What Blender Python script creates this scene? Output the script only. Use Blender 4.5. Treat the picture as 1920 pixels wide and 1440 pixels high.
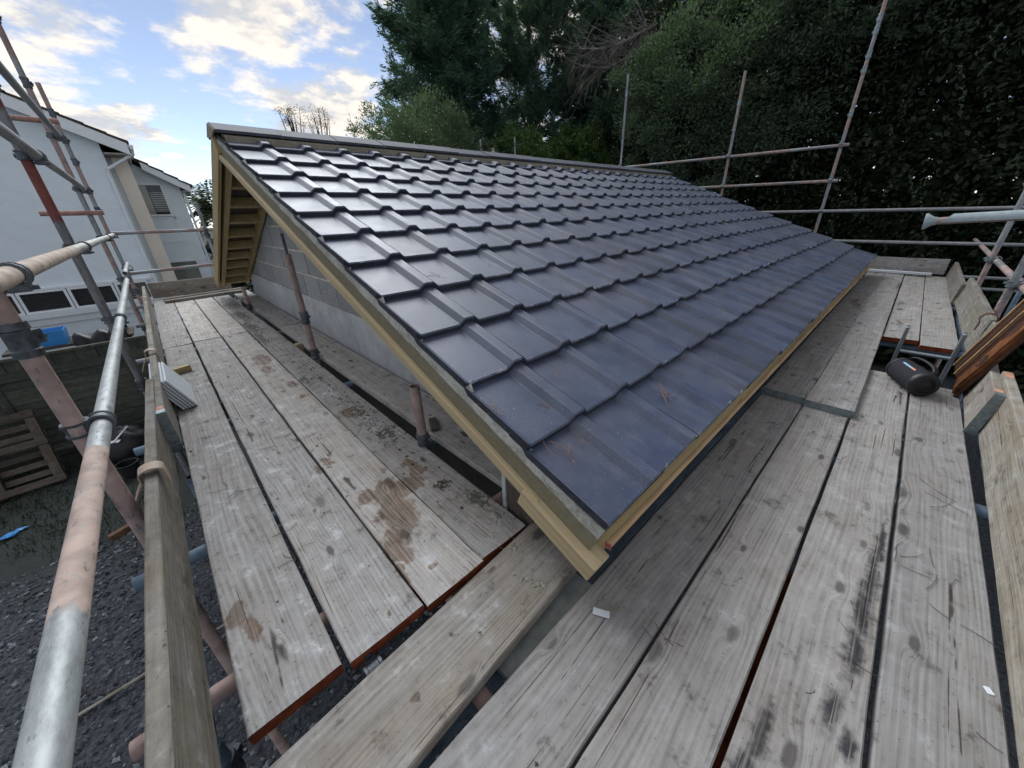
import bpy, math, random
import numpy as np
from mathutils import Matrix, Vector, noise as mnoise

# ------------------------------------------------------------------ camera, sky, sun, exposure
scene = bpy.context.scene
for o in list(bpy.data.objects):
    bpy.data.objects.remove(o)
COL = scene.collection
CAM = Vector((-0.687, -0.353, 0.782))
ROT = (64.592, 1.746, -43.762)
FPX = 673.956
cd = bpy.data.cameras.new('camera')
cam = bpy.data.objects.new('camera', cd); COL.objects.link(cam)
cam.location = CAM
cam.rotation_euler = [math.radians(a) for a in ROT]
cd.sensor_fit = 'HORIZONTAL'; cd.sensor_width = 36.0; cd.lens = FPX / 1920 * 36
cd.clip_start = 0.02; cd.clip_end = 1500
scene.camera = cam
scene.render.resolution_x = 1024; scene.render.resolution_y = 768
SUN_EL, SUN_AZ = 43.0, 16.0            # azimuth clockwise from +Y towards +X
SKY_STRENGTH = 0.055
CLOUD_OFFSET = (0.6, 1.1, 0.0)
world = bpy.data.worlds.new('World'); scene.world = world; world.use_nodes = True
sl = bpy.data.lights.new('sun', 'SUN'); sun = bpy.data.objects.new('sun', sl); COL.objects.link(sun)
sl.energy = 1.05; sl.angle = math.radians(45); sl.color = (0.95, 0.98, 1.0)
_d = Vector((math.sin(math.radians(SUN_AZ)) * math.cos(math.radians(SUN_EL)),
             math.cos(math.radians(SUN_AZ)) * math.cos(math.radians(SUN_EL)), math.sin(math.radians(SUN_EL))))
sun.rotation_euler = (-_d).to_track_quat('-Z', 'Y').to_euler()
vs = scene.view_settings
vs.view_transform = 'Standard'; vs.look = 'None'; vs.gamma = 1.0; vs.use_curve_mapping = False
vs.exposure = 1.68
scene.cycles.max_bounces = 5; scene.cycles.diffuse_bounces = 2; scene.cycles.glossy_bounces = 2; scene.cycles.transmission_bounces = 2; scene.cycles.transparent_max_bounces = 6

# pixel (1920 x 1440 photograph) -> point on a plane of the place
RC = cam.rotation_euler.to_matrix()
def ray(u, v):
    return RC @ Vector(((u - 960) / FPX, -(v - 720) / FPX, -1.0))
def at(u, v, x=None, y=None, z=None):
    d = ray(u, v)
    if x is not None: t = (x - CAM.x) / d.x
    elif y is not None: t = (y - CAM.y) / d.y
    else: t = (z - CAM.z) / d.z
    return CAM + d * t

# ------------------------------------------------------------------ node helper
class NT:
    def __init__(s, tree):
        s.t = tree; s.n = tree.nodes; s.l = tree.links
    def node(s, typ, ins=None, **props):
        nd = s.n.new(typ)
        for k, v in props.items(): setattr(nd, k, v)
        for k, v in (ins or {}).items(): s.set(nd.inputs[k], v)
        return nd
    def set(s, sock, v):
        if hasattr(v, 'is_output'): s.l.new(v, sock)
        else: sock.default_value = v
    def math(s, op, a, b=None, c=None, clamp=False):
        nd = s.n.new('ShaderNodeMath'); nd.operation = op; nd.use_clamp = clamp
        s.set(nd.inputs[0], a)
        if b is not None: s.set(nd.inputs[1], b)
        if c is not None: s.set(nd.inputs[2], c)
        return nd.outputs[0]
    def vmath(s, op, a, b=None):
        nd = s.n.new('ShaderNodeVectorMath'); nd.operation = op
        s.set(nd.inputs[0], a)
        if b is not None: s.set(nd.inputs[1], b)
        return nd.outputs['Value'] if op in ('LENGTH', 'DISTANCE', 'DOT_PRODUCT') else nd.outputs[0]
    def sep(s, v):
        nd = s.n.new('ShaderNodeSeparateXYZ'); s.set(nd.inputs[0], v); return nd.outputs
    def comb(s, x, y, z):
        nd = s.n.new('ShaderNodeCombineXYZ')
        for i, q in enumerate((x, y, z)): s.set(nd.inputs[i], q)
        return nd.outputs[0]
    def noise(s, v, scale, detail=4, rough=0.55, dist=0.0, col=False):
        nd = s.n.new('ShaderNodeTexNoise')
        if v is not None: s.set(nd.inputs['Vector'], v)
        s.set(nd.inputs['Scale'], scale); nd.inputs['Detail'].default_value = detail
        nd.inputs['Roughness'].default_value = rough; nd.inputs['Distortion'].default_value = dist
        return nd.outputs['Color' if col else 'Fac']
    def step(s, v, a, b, smooth=True):
        nd = s.n.new('ShaderNodeMapRange'); nd.interpolation_type = 'SMOOTHSTEP' if smooth else 'LINEAR'
        s.set(nd.inputs[0], v); nd.inputs[1].default_value = a; nd.inputs[2].default_value = b
        return nd.outputs[0]
    def ramp(s, v, stops):
        nd = s.n.new('ShaderNodeValToRGB'); s.set(nd.inputs[0], v)
        e = nd.color_ramp.elements
        while len(e) < len(stops): e.new(0.5)
        for el, (p, c) in zip(e, stops): el.position = p; el.color = (*c, 1)
        return nd.outputs[0]
    def mix(s, f, a, b, mode='MIX'):
        nd = s.n.new('ShaderNodeMix'); nd.data_type = 'RGBA'; nd.blend_type = mode
        s.set(nd.inputs[0], f)
        for sock, v in ((nd.inputs[6], a), (nd.inputs[7], b)):
            if isinstance(v, tuple) and len(v) == 3: v = (*v, 1)
            s.set(sock, v)
        return nd.outputs[2]
    def bump(s, h, strength=0.3, dist=0.01, normal=None):
        nd = s.n.new('ShaderNodeBump'); nd.inputs['Strength'].default_value = strength
        nd.inputs['Distance'].default_value = dist; s.set(nd.inputs['Height'], h)
        if normal is not None: s.set(nd.inputs['Normal'], normal)
        return nd.outputs[0]

def new_mat(name):
    m = bpy.data.materials.new(name); m.use_nodes = True
    t = NT(m.node_tree); b = m.node_tree.nodes['Principled BSDF']
    return m, t, b
def fin(t, b, col=None, rough=None, normal=None, metal=None, spec=None):
    for k, v in (('Base Color', col), ('Roughness', rough), ('Normal', normal), ('Metallic', metal), ('Specular IOR Level', spec)):
        if v is None: continue
        if isinstance(v, tuple) and len(v) == 3: v = (*v, 1)
        t.set(b.inputs[k], v)

# ------------------------------------------------------------------ world: blue sky with broken cloud all round
wt = NT(world.node_tree)
bg = world.node_tree.nodes['Background']
sky = wt.node('ShaderNodeTexSky', sky_type='NISHITA', sun_disc=False)
sky.sun_elevation = math.radians(SUN_EL); sky.sun_rotation = math.radians(SUN_AZ)
sky.air_density = 0.65; sky.dust_density = 0.0; sky.ozone_density = 1.6
gen = wt.node('ShaderNodeTexCoord').outputs['Generated']
dx, dy, dz = wt.sep(gen)
den = wt.math('ADD', wt.math('MAXIMUM', dz, 0.0), 0.22)
pl = wt.vmath('ADD', wt.comb(wt.math('DIVIDE', dx, den), wt.math('DIVIDE', dy, den), wt.math('MULTIPLY', dz, 1.2)), CLOUD_OFFSET)
n1 = wt.noise(pl, 1.45, 10, 0.60, 0.0)
n2 = wt.noise(wt.vmath('ADD', pl, (0.035, 0.07, -0.06)), 1.45, 10, 0.60, 0.0)
cov = wt.step(n1, 0.465, 0.56)
shade = wt.step(wt.math('SUBTRACT', n1, n2), -0.045, 0.05)
thick = wt.step(n1, 0.56, 0.74)
ccol = wt.mix(shade, (3.9, 3.95, 4.1), (6.8, 6.15, 5.3))
ccol = wt.mix(wt.math('MULTIPLY', thick, 0.45), ccol, (4.1, 3.95, 3.85))
bw = wt.node('ShaderNodeRGBToBW', {0: sky.outputs[0]}).outputs[0]
skyc = wt.mix(0.36, sky.outputs[0], wt.comb(bw, bw, bw))
allc = wt.mix(wt.math('MULTIPLY', cov, 0.92), skyc, ccol)
wt.set(bg.inputs['Color'], allc); bg.inputs['Strength'].default_value = SKY_STRENGTH

# ------------------------------------------------------------------ materials
def rnd_coord(t, scale=37.0):
    tc = t.node('ShaderNodeTexCoord').outputs['Object']
    r = t.node('ShaderNodeObjectInfo').outputs['Random']
    off = t.comb(t.math('MULTIPLY', r, scale), t.math('MULTIPLY', r, scale * 0.61), t.math('MULTIPLY', r, scale * 1.7))
    return tc, t.vmath('ADD', tc, off), r

def blobs(t, pos, lst, noise_scale=14.0, amp=0.5, wp=0.10):
    wv = t.vmath('MULTIPLY', t.vmath('SUBTRACT', t.noise(pos, noise_scale * 0.75, 2, 0.6, col=True), (0.5, 0.5, 0.5)), (wp, wp * .6 if wp < .1 else wp, 0.0))
    x, y, z = t.sep(t.vmath('ADD', pos, wv))
    n = t.noise(pos, noise_scale * 2.2, 2, 0.6)
    cur = None
    for (cx, cy, rx, ry) in lst:
        a = t.math('DIVIDE', t.math('SUBTRACT', x, cx), rx); b = t.math('DIVIDE', t.math('SUBTRACT', y, cy), ry)
        d = t.math('SQRT', t.math('ADD', t.math('MULTIPLY', a, a), t.math('MULTIPLY', b, b)))
        v = t.math('SUBTRACT', 1.5, d)
        cur = v if cur is None else t.math('MAXIMUM', cur, v)
    return t.math('ADD', cur, t.math('MULTIPLY', t.math('SUBTRACT', n, 0.5), amp * 2))

def wood_mat(name, dark, light, warm, brown=None, soot=None, moss=None, fleck=0.5, pale=0.8):
    m, t, b = new_mat(name)
    tc, p, r = rnd_coord(t)
    x, y, z = t.sep(p)
    w = t.noise(t.comb(t.math('MULTIPLY', x, 0.8), t.math('MULTIPLY', y, 3.0), z), 1.0, 1)
    yw = t.math('ADD', y, t.math('MULTIPLY', t.math('SUBTRACT', w, 0.5), 0.035))
    vor = t.node('ShaderNodeTexVoronoi', {'Vector': t.comb(t.math('MULTIPLY', x, 3.6), t.math('MULTIPLY', y, 8.5), 0.0), 'Scale': 1.0}, voronoi_dimensions='2D', feature='F1')
    vc = t.sep(vor.outputs['Color']); d = t.math('DIVIDE', vor.outputs['Distance'], t.math('ADD', 0.40, t.math('MULTIPLY', vc[1], 0.75))); sel = t.math('GREATER_THAN', vc[0], 0.62)
    bend = t.math('MULTIPLY', t.math('POWER', 2.718, t.math('MULTIPLY', t.math('MULTIPLY', d, d), -18.0)), sel)
    yg = t.math('ADD', yw, t.math('MULTIPLY', bend, 0.026))
    grain = t.noise(t.comb(t.math('MULTIPLY', x, 1.6), t.math('MULTIPLY', yg, 105.0), t.math('MULTIPLY', z, 40.0)), 1.0, 4, 0.65)
    ringv = t.math('SINE', t.math('ADD', t.math('MULTIPLY', yg, 420.0), t.math('MULTIPLY', w, 85.0)))
    patch = t.noise(t.comb(t.math('MULTIPLY', x, 3.0), t.math('MULTIPLY', y, 7.0), z), 1.0, 4, 0.68)
    blot = t.noise(p, 13.0, 5, 0.72)
    g = t.math('ADD', t.math('MULTIPLY', grain, 0.55), t.math('ADD', t.math('MULTIPLY', blot, 0.40), t.math('MULTIPLY', ringv, 0.034)))
    base = t.ramp(g, [(0.28, dark), (0.47, tuple(0.38 * a + 0.62 * c for a, c in zip(dark, light))), (0.64, light)])
    base = t.mix(t.step(patch, 0.40, 0.66), base, t.mix(1.0, base, warm, 'MULTIPLY'))
    tone = t.math('ADD', 0.76, t.math('MULTIPLY', r, 0.38))
    base = t.mix(1.0, base, t.comb(tone, tone, tone), 'MULTIPLY')
    base = t.mix(t.math('MULTIPLY', t.math('MULTIPLY', t.step(blot, 0.55, 0.72), t.step(patch, 0.60, 0.42)), pale), base, (min(1, light[0] * 1.18), min(1, light[1] * 1.22), min(1, light[2] * 1.28)))
    base = t.mix(t.math('MULTIPLY', t.step(blot, 0.42, 0.28), 0.75), base, t.mix(1.0, base, (0.42, 0.38, 0.34), 'MULTIPLY'))
    base = t.mix(t.math('MULTIPLY', t.step(r, 0.35, 0.9), 0.35), base, t.mix(1.0, base, (1.06, 0.985, 0.88), 'MULTIPLY'))
    # splits along the grain
    cr = t.noise(t.comb(t.math('MULTIPLY', x, 0.14), t.math('MULTIPLY', yw, 9.0), t.math('MULTIPLY', r, 9.0)), 1.0, 1, 0.4)
    crack = t.math('MULTIPLY', t.step(t.math('ABSOLUTE', t.math('SUBTRACT', cr, 0.5)), 0.0055, 0.001), t.step(patch, 0.50, 0.58))
    base = t.mix(t.math('MULTIPLY', crack, 0.85), base, (0.035, 0.03, 0.026))
    knot = t.math('MULTIPLY', t.step(t.math('ADD', d, t.math('MULTIPLY', t.math('SUBTRACT', blot, 0.5), 0.12)), 0.17, 0.08), sel)
    base = t.mix(t.math('MULTIPLY', knot, t.math('ADD', 0.45, t.math('MULTIPLY', vc[2], 0.40))), base, (0.075, 0.066, 0.062))
    fl = t.step(t.noise(p, 85.0, 3, 0.65), 0.635, 0.70)
    base = t.mix(t.math('MULTIPLY', fl, fleck), base, (0.07, 0.062, 0.055))
    rough = 0.82
    geo = t.node('ShaderNodeNewGeometry')
    if brown:
        k = t.step(blobs(t, geo.outputs['Position'], brown), 0.30, 0.72)
        k = t.math('MULTIPLY', k, t.math('ADD', 0.62, t.math('MULTIPLY', t.step(grain, 0.60, 0.38), 0.38)))
        wet = t.mix(t.step(blot, 0.38, 0.62), (0.070, 0.040, 0.022), (0.170, 0.100, 0.056))
        wet = t.mix(0.35, wet, t.mix(1.0, base, (0.45, 0.3, 0.2), 'MULTIPLY'))
        base = t.mix(t.math('MULTIPLY', k, 0.93), base, wet)
        rough = t.math('SUBTRACT', 0.82, t.math('MULTIPLY', k, 0.17))
    if soot:
        k = t.step(blobs(t, geo.outputs['Position'], soot, 22.0, 0.6, 0.06), 0.30, 1.25)
        k = t.math('MULTIPLY', k, t.step(grain, 0.30, 0.50))
        base = t.mix(t.math('MULTIPLY', k, 0.93), base, (0.028, 0.027, 0.032))
    if moss:
        k = t.step(blobs(t, geo.outputs['Position'], moss, 20.0, 1.5), 0.80, 1.0)
        base = t.mix(t.math('MULTIPLY', k, 0.72), base, (0.040, 0.042, 0.028))
    fin(t, b, base, rough, t.bump(t.math('ADD', grain, t.math('MULTIPLY', crack, -1.0)), 0.4, 0.0035), spec=0.25)
    return m

STAINS = [(-0.335, 0.945, .035, .045), (-0.25, 0.905, .065, .075), (-0.15, 0.885, .045, .055), (-0.098, 0.985, .022, .06),
          (-0.292, 0.775, .055, .11), (-0.335, 0.69, .045, .07), (-0.372, 0.595, .03, .06), (-0.412, 0.51, .016, .05),
          (-0.118, 1.733, .05, .07), (-0.34, 1.388, .014, .02), (-0.375, 1.33, .022, .035), (-0.423, 1.285, .018, .03), (-0.39, 1.27, .012, .018),
          (-0.276, 3.23, .06, .16), (-0.30, 2.95, .03, .09), (-0.227, 2.475, .03, .06), (-0.25, 2.2, .02, .03), (-0.845, 0.73, .018, .045), (-0.818, 0.65, .022, .05),
          (-0.50, 0.415, .006, .010), (-0.32, 0.46, .010, .014)]
STAINS = [(a, b, c * (1.3 if .45 < b < 1.05 and -.4 < a else 1.0), d * 1.12) for a, b, c, d in STAINS]
SOOT = [(0.86, -0.580, .20, .014), (0.66, -0.572, .20, .022), (0.50, -0.566, .17, .028), (0.34, -0.560, .12, .028),
        (0.15, -0.541, .07, .024), (0.10, -0.578, .05, .016), (-0.01, -0.437, .10, .018), (-0.10, -0.426, .09, .020)]
MOSS = [(-0.06, 6.2, .12, .5), (-0.08, 5.3, .10, .6), (-0.12, 4.6, .09, .5), (-0.13, 4.0, .06, .5), (-0.06, 1.7, .03, .16), (-0.14, 2.5, .03, .15), (-0.03, 1.35, .05, .12), (-0.07, 0.78, .03, .03), (-0.02, 0.6, .04, .1)]
W_DK, W_LT = (0.215, 0.204, 0.194), (0.535, 0.528, 0.522)
def deck_l(x0, x1, y0, y1):
    inb = lambda q: x0 - 1.2 * q[2] - .05 < q[0] < x1 + 1.2 * q[2] + .05 and y0 - 1.2 * q[3] - .05 < q[1] < y1 + 1.2 * q[3] + .05
    return wood_mat('weathered_board_stained', W_DK, W_LT, (0.94, 0.90, 0.85), brown=[q for q in STAINS if inb(q)], moss=[q for q in MOSS if inb(q)], fleck=0.75)
M_DECK_L = wood_mat('weathered_board_pale', W_DK, W_LT, (0.94, 0.90, 0.85), fleck=0.75)
M_DECK_R = wood_mat('weathered_board', (0.165, 0.157, 0.150), (0.390, 0.384, 0.378), (0.95, 0.92, 0.89), fleck=0.55, pale=.45)
M_DECK_RS = wood_mat('weathered_board_scorched', (0.165, 0.157, 0.150), (0.390, 0.384, 0.378), (0.95, 0.92, 0.89), soot=SOOT, fleck=0.55, pale=.45)
M_DECK_R2 = wood_mat('weathered_board_smeared', (0.165, 0.157, 0.150), (0.390, 0.384, 0.378), (0.95, 0.92, 0.89), brown=[(5.15, -0.06, .16, .035), (4.95, -0.10, .10, .03)], moss=[(5.45, -.44, .20, .045), (5.1, -.45, .10, .03), (4.4, -.47, .2, .03), (6.6, -.36, .5, .03), (7.2, -.10, .25, .03)], fleck=0.55, pale=.5)
M_CROSS = wood_mat('weathered_board_cross', (0.165, 0.152, 0.138), (0.41, 0.392, 0.365), (0.90, 0.84, 0.76), brown=[(-0.40, 0.22, .008, .014), (-0.56, 0.17, .009, .014)], fleck=0.5)
M_TOE = wood_mat('toe_board_wood', (0.125, 0.115, 0.098), (0.36, 0.345, 0.310), (0.88, 0.81, 0.70), fleck=0.9)
M_TOE2 = wood_mat('toe_board_grey', (0.13, 0.115, 0.10), (0.34, 0.32, 0.295), (0.85, 0.80, 0.74), fleck=0.7)
M_FENCE = wood_mat('fence_wood', (0.045, 0.047, 0.040), (0.135, 0.138, 0.118), (0.8, 0.9, 0.8), fleck=0.4)
M_PALLET = wood_mat('pallet_wood', (0.05, 0.042, 0.036), (0.15, 0.128, 0.110), (0.85, 0.8, 0.75), fleck=0.5)

def timber_mat(name, dark, light):
    m, t, b = new_mat(name)
    tc, p, r = rnd_coord(t, 23.0)
    x, y, z = t.sep(p)
    g = t.noise(t.comb(t.math('MULTIPLY', x, 1.0), t.math('MULTIPLY', y, 45.0), t.math('MULTIPLY', z, 45.0)), 1.0, 5, 0.6)
    vor = t.node('ShaderNodeTexVoronoi', {'Vector': t.comb(t.math('MULTIPLY', x, 2.6), t.math('MULTIPLY', y, 7.0), t.math('MULTIPLY', z, 7.0)), 'Scale': 1.0})
    knot = t.math('MULTIPLY', t.step(vor.outputs['Distance'], 0.16, 0.06), t.math('GREATER_THAN', t.sep(vor.outputs['Color'])[0], 0.45))
    base = t.ramp(g, [(0.3, dark), (0.7, light)])
    pt = t.noise(p, 3.0, 4)
    base = t.mix(t.math('MULTIPLY', t.step(pt, 0.5, 0.7), 0.4), base, tuple(0.75 * a for a in light))
    base = t.mix(t.math('MULTIPLY', knot, 0.75), base, (0.10, 0.05, 0.02))
    fin(t, b, base, 0.62, t.bump(g, 0.3, 0.003), spec=0.3)
    return m
M_TIMBER = timber_mat('new_softwood', (0.36, 0.28, 0.165), (0.58, 0.47, 0.29))
M_TIMBER_ED = timber_mat('eaves_softwood', (0.36, 0.23, 0.12), (0.52, 0.36, 0.20))
M_TREATED = timber_mat('treated_softwood', (0.30, 0.225, 0.105), (0.47, 0.37, 0.19))


def simple_mat(name, col, rough=0.6, nscale=20, amp=0.25, bump=0.15, metal=0.0, spec=0.5, bdist=0.005, detail=5):
    m, t, b = new_mat(name)
    tc, p, r = rnd_coord(t, 11.0)
    n = t.noise(p, nscale, detail, 0.6)
    n2 = t.noise(p, nscale * 0.13, 4, 0.6)
    k = t.math('ADD', t.math('MULTIPLY', n, 0.5), t.math('MULTIPLY', n2, 0.5))
    c = t.mix(t.step(k, 0.3, 0.7), tuple(a * (1 - amp) for a in col), tuple(min(1, a * (1 + amp)) for a in col))
    fin(t, b, c, rough, t.bump(n, bump, bdist), metal, spec)
    return m
M_STAINED = simple_mat('orange_stained_wood', (0.17, 0.060, 0.018), 0.6, 16, 0.85, 0.6, spec=0.35)
M_STEEL_D = simple_mat('coupler_steel', (0.10, 0.115, 0.13), 0.5, 60, 0.55, 0.3, 0.55)
M_RUST = simple_mat('rusty_steel', (0.11, 0.055, 0.030), 0.85, 70, 0.6, 0.5)
M_STRAP = simple_mat('toe_board_clip_paint', (0.36, 0.27, 0.205), 0.6, 40, 0.3, 0.25)
M_BAND = simple_mat('galvanised_band', (0.22, 0.27, 0.29), 0.42, 60, 0.4, 0.2, 0.6)
M_ORANGE = simple_mat('orange_board_paint', (0.16, 0.042, 0.018), 0.85, 30, 0.75, 0.35, spec=0.2)
M_SALMON = simple_mat('faded_salmon_paint', (0.52, 0.28, 0.19), 0.8, 45, 0.35, 0.3, spec=0.2)
M_MORTAR = simple_mat('fresh_mortar', (0.205, 0.185, 0.125), 0.75, 55, 0.16, 0.2, spec=0.3)
M_MORTAR_D = simple_mat('dry_mortar', (0.38, 0.385, 0.35), 0.9, 70, 0.35, 0.7, spec=0.2, bdist=0.008)
M_BED = simple_mat('ridge_bedding', (0.27, 0.245, 0.19), 0.9, 40, 0.25, 0.4)
M_RENDER = simple_mat('cement_render', (0.47, 0.49, 0.50), 0.9, 9, 0.22, 0.35, spec=0.2, bdist=0.01)
M_GAPSHADE = simple_mat('painted_gap_shade', (0.035, 0.032, 0.030), 0.9, 9, 0.5, 0.4)  # near-black colour stands for the shade below the decks
M_JOINT = simple_mat('block_joint_mortar', (0.70, 0.66, 0.55), 0.95, 45, 0.35, 0.6)
M_GREYTUBE = simple_mat('grey_sleeve', (0.34, 0.40, 0.42), 0.5, 25, 0.22, 0.1)
M_ALU = simple_mat('ladder_aluminium', (0.33, 0.38, 0.41), 0.40, 40, 0.25, 0.1, 0.7)
M_BLACKRUB = simple_mat('black_rubber', (0.017, 0.018, 0.022), 0.5, 40, 0.3, 0.1)
M_BLACKSHEET = simple_mat('black_sheet', (0.012, 0.012, 0.014), 0.45, 12, 0.4, 0.3)
M_WHITEPL = simple_mat('white_board_plastic', (0.66, 0.71, 0.75), 0.35, 12, 0.05, 0.02)
M_BLUEPL = simple_mat('blue_plastic', (0.045, 0.26, 0.62), 0.4, 12, 0.15, 0.05)
M_HOUSE = simple_mat('white_painted_render', (0.82, 0.90, 0.97), 0.8, 30, 0.05, 0.12)
M_CREAM = simple_mat('lit_pier_and_curtain_cream', (0.84, 0.77, 0.66), 0.8, 20, 0.06, 0.1)  # on the pier this cream paints in warm light; the curtain is cream
M_UPVC = simple_mat('white_upvc', (0.84, 0.88, 0.92), 0.35, 8, 0.03, 0.0)
M_SOFFIT = simple_mat('grey_soffit', (0.40, 0.37, 0.33), 0.7, 12, 0.1, 0.05)
M_HTILE = simple_mat('brown_roof_tile', (0.058, 0.045, 0.038), 0.85, 18, 0.5, 0.4)
M_TILEBUTT = simple_mat('tile_edge', (0.028, 0.031, 0.046), 0.8, 60, 0.5, 0.4)
M_DIRT = simple_mat('crumbled_mortar', (0.30, 0.305, 0.245), 0.95, 60, 0.35, 0.5)
M_NEEDLE = simple_mat('dry_pine_needle', (0.23, 0.125, 0.062), 0.7, 40, 0.45, 0.1)
M_REDPAINT = simple_mat('red_marker_paint', (0.36, 0.08, 0.075), 0.6, 60, 0.5, 0.2)
M_CURTAIN = simple_mat('pale_curtain', (0.42, 0.47, 0.44), 0.9, 6, 0.2, 0.1)
M_DARKIN = simple_mat('dark_room', (0.02, 0.02, 0.022), 0.9, 6, 0.2, 0.0)
M_BLIND = simple_mat('venetian_blind', (0.16, 0.15, 0.15), 0.6, 6, 0.2, 0.0)
M_BLINDL = simple_mat('pale_venetian_blind', (0.85, 0.84, 0.78), 0.6, 6, 0.2, 0.0)
M_BARK = simple_mat('bark', (0.075, 0.058, 0.045), 0.9, 25, 0.5, 0.6, bdist=0.02)
M_DEADTWIG = simple_mat('dead_twig', (0.20, 0.175, 0.16), 0.9, 25, 0.35, 0.3)
M_PALEPAINT = simple_mat('flaking_pale_paint', (0.42, 0.47, 0.45), 0.8, 16, 0.4, 0.4)
M_BLUESTEEL = simple_mat('blue_grey_steel', (0.085, 0.125, 0.175), 0.45, 40, 0.45, 0.2, 0.3)
M_REED = simple_mat('brown_reeded_wood', (0.062, 0.026, 0.014), 0.6, 45, 0.6, 0.3, spec=0.4)
M_LATH = simple_mat('pale_lath', (0.40, 0.25, 0.12), 0.6, 45, 0.5, 0.3)
M_LEDB = simple_mat('pale_blue_strip', (0.30, 0.50, 0.66), 0.3, 5, 0.05, 0.0)
M_LEDO = simple_mat('orange_strip', (0.72, 0.36, 0.22), 0.3, 5, 0.05, 0.0)

def glass_mat():
    m, t, b = new_mat('window_glass')
    fin(t, b, (0.02, 0.025, 0.03), 0.06, None, 0.0, 0.9)
    t.set(b.inputs['Alpha'], 0.22)
    return m
M_GLASS = glass_mat()

def fabric_mat():
    m, t, b = new_mat('speaker_fabric')
    tc = t.node('ShaderNodeTexCoord').outputs['Object']
    v = t.node('ShaderNodeTexVoronoi', {'Vector': tc, 'Scale': 260.0})
    c = t.mix(v.outputs['Distance'], (0.010, 0.010, 0.014), (0.036, 0.036, 0.046))
    fin(t, b, c, 0.85, t.bump(v.outputs['Distance'], 0.7, 0.002), spec=0.3)
    return m
M_FABRIC = fabric_mat()

def tile_mat():
    m, t, b = new_mat('dark_concrete_tile')
    tc, p, r = rnd_coord(t, 90.0)
    x, y, z = t.sep(tc)
    n = t.noise(p, 160.0, 3, 0.6); n2 = t.noise(p, 7.0, 5, 0.6); n3 = t.noise(p, 2.0, 3)
    c = t.mix(t.step(n2, 0.3, 0.7), (0.025, 0.041, 0.086), (0.048, 0.066, 0.118))
    c = t.mix(t.math('MULTIPLY', t.step(n3, 0.42, 0.68), 0.55), c, (0.076, 0.078, 0.105))
    c = t.mix(t.math('MULTIPLY', t.math('MULTIPLY', t.step(t.noise(t.vmath('MULTIPLY', p, (14.0, 3.0, 3.0)), 1.0, 4, 0.7), 0.56, 0.74), t.step(r, 0.2, 0.8)), 0.4), c, (0.16, 0.155, 0.165))
    tone = t.math('ADD', 0.78, t.math('MULTIPLY', r, 0.42))
    c = t.mix(1.0, c, t.comb(tone, tone, tone), 'MULTIPLY')
    spk = t.step(t.noise(p, 95.0, 2, 0.5), 0.715, 0.76)
    c = t.mix(t.math('MULTIPLY', spk, 0.5), c, (0.42, 0.42, 0.44))
    dust = t.math('MULTIPLY', t.step(n, 0.48, 0.66), t.step(n2, 0.38, 0.66))
    c = t.mix(t.math('MULTIPLY', dust, 0.35), c, (0.17, 0.165, 0.175))
    edge = t.math('MULTIPLY', t.step(y, 0.013, 0.004), t.math('MULTIPLY', t.step(r, 0.45, 0.9), t.step(t.noise(p, 26.0, 4, 0.7), 0.52, 0.64)))
    c = t.mix(t.math('MULTIPLY', edge, 0.75), c, (0.40, 0.41, 0.44))
    rough = t.math('ADD', 0.37, t.math('MULTIPLY', n2, 0.24))
    fin(t, b, c, rough, t.bump(t.math('ADD', n, t.math('MULTIPLY', n2, 0.6)), 0.22, 0.003), spec=0.75)
    b.inputs['Sheen Weight'].default_value = 0.08; b.inputs['Sheen Roughness'].default_value = 0.45; b.inputs['Sheen Tint'].default_value = (0.75, 0.80, 1.0, 1)
    return m
M_TILE = tile_mat()
M_RIDGE = simple_mat('ridge_concrete', (0.085, 0.092, 0.115), 0.72, 40, 0.3, 0.3, spec=0.3)

def block_mat():
    m, t, b = new_mat('concrete_block')
    tc, p, r = rnd_coord(t, 40.0)
    n = t.noise(p, 120.0, 3, 0.7); n2 = t.noise(p, 4.0, 4)
    c = t.mix(t.step(n, 0.35, 0.65), (0.21, 0.22, 0.235), (0.50, 0.51, 0.52))
    c = t.mix(t.math('MULTIPLY', t.step(n2, 0.45, 0.7), 0.4), c, (0.40, 0.385, 0.34))
    tone = t.math('ADD', 0.85, t.math('MULTIPLY', r, 0.25))
    c = t.mix(1.0, c, t.comb(tone, tone, tone), 'MULTIPLY')
    fin(t, b, c, 0.95, t.bump(n, 0.6, 0.006), spec=0.2)
    return m
M_BLOCK = block_mat()

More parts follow.
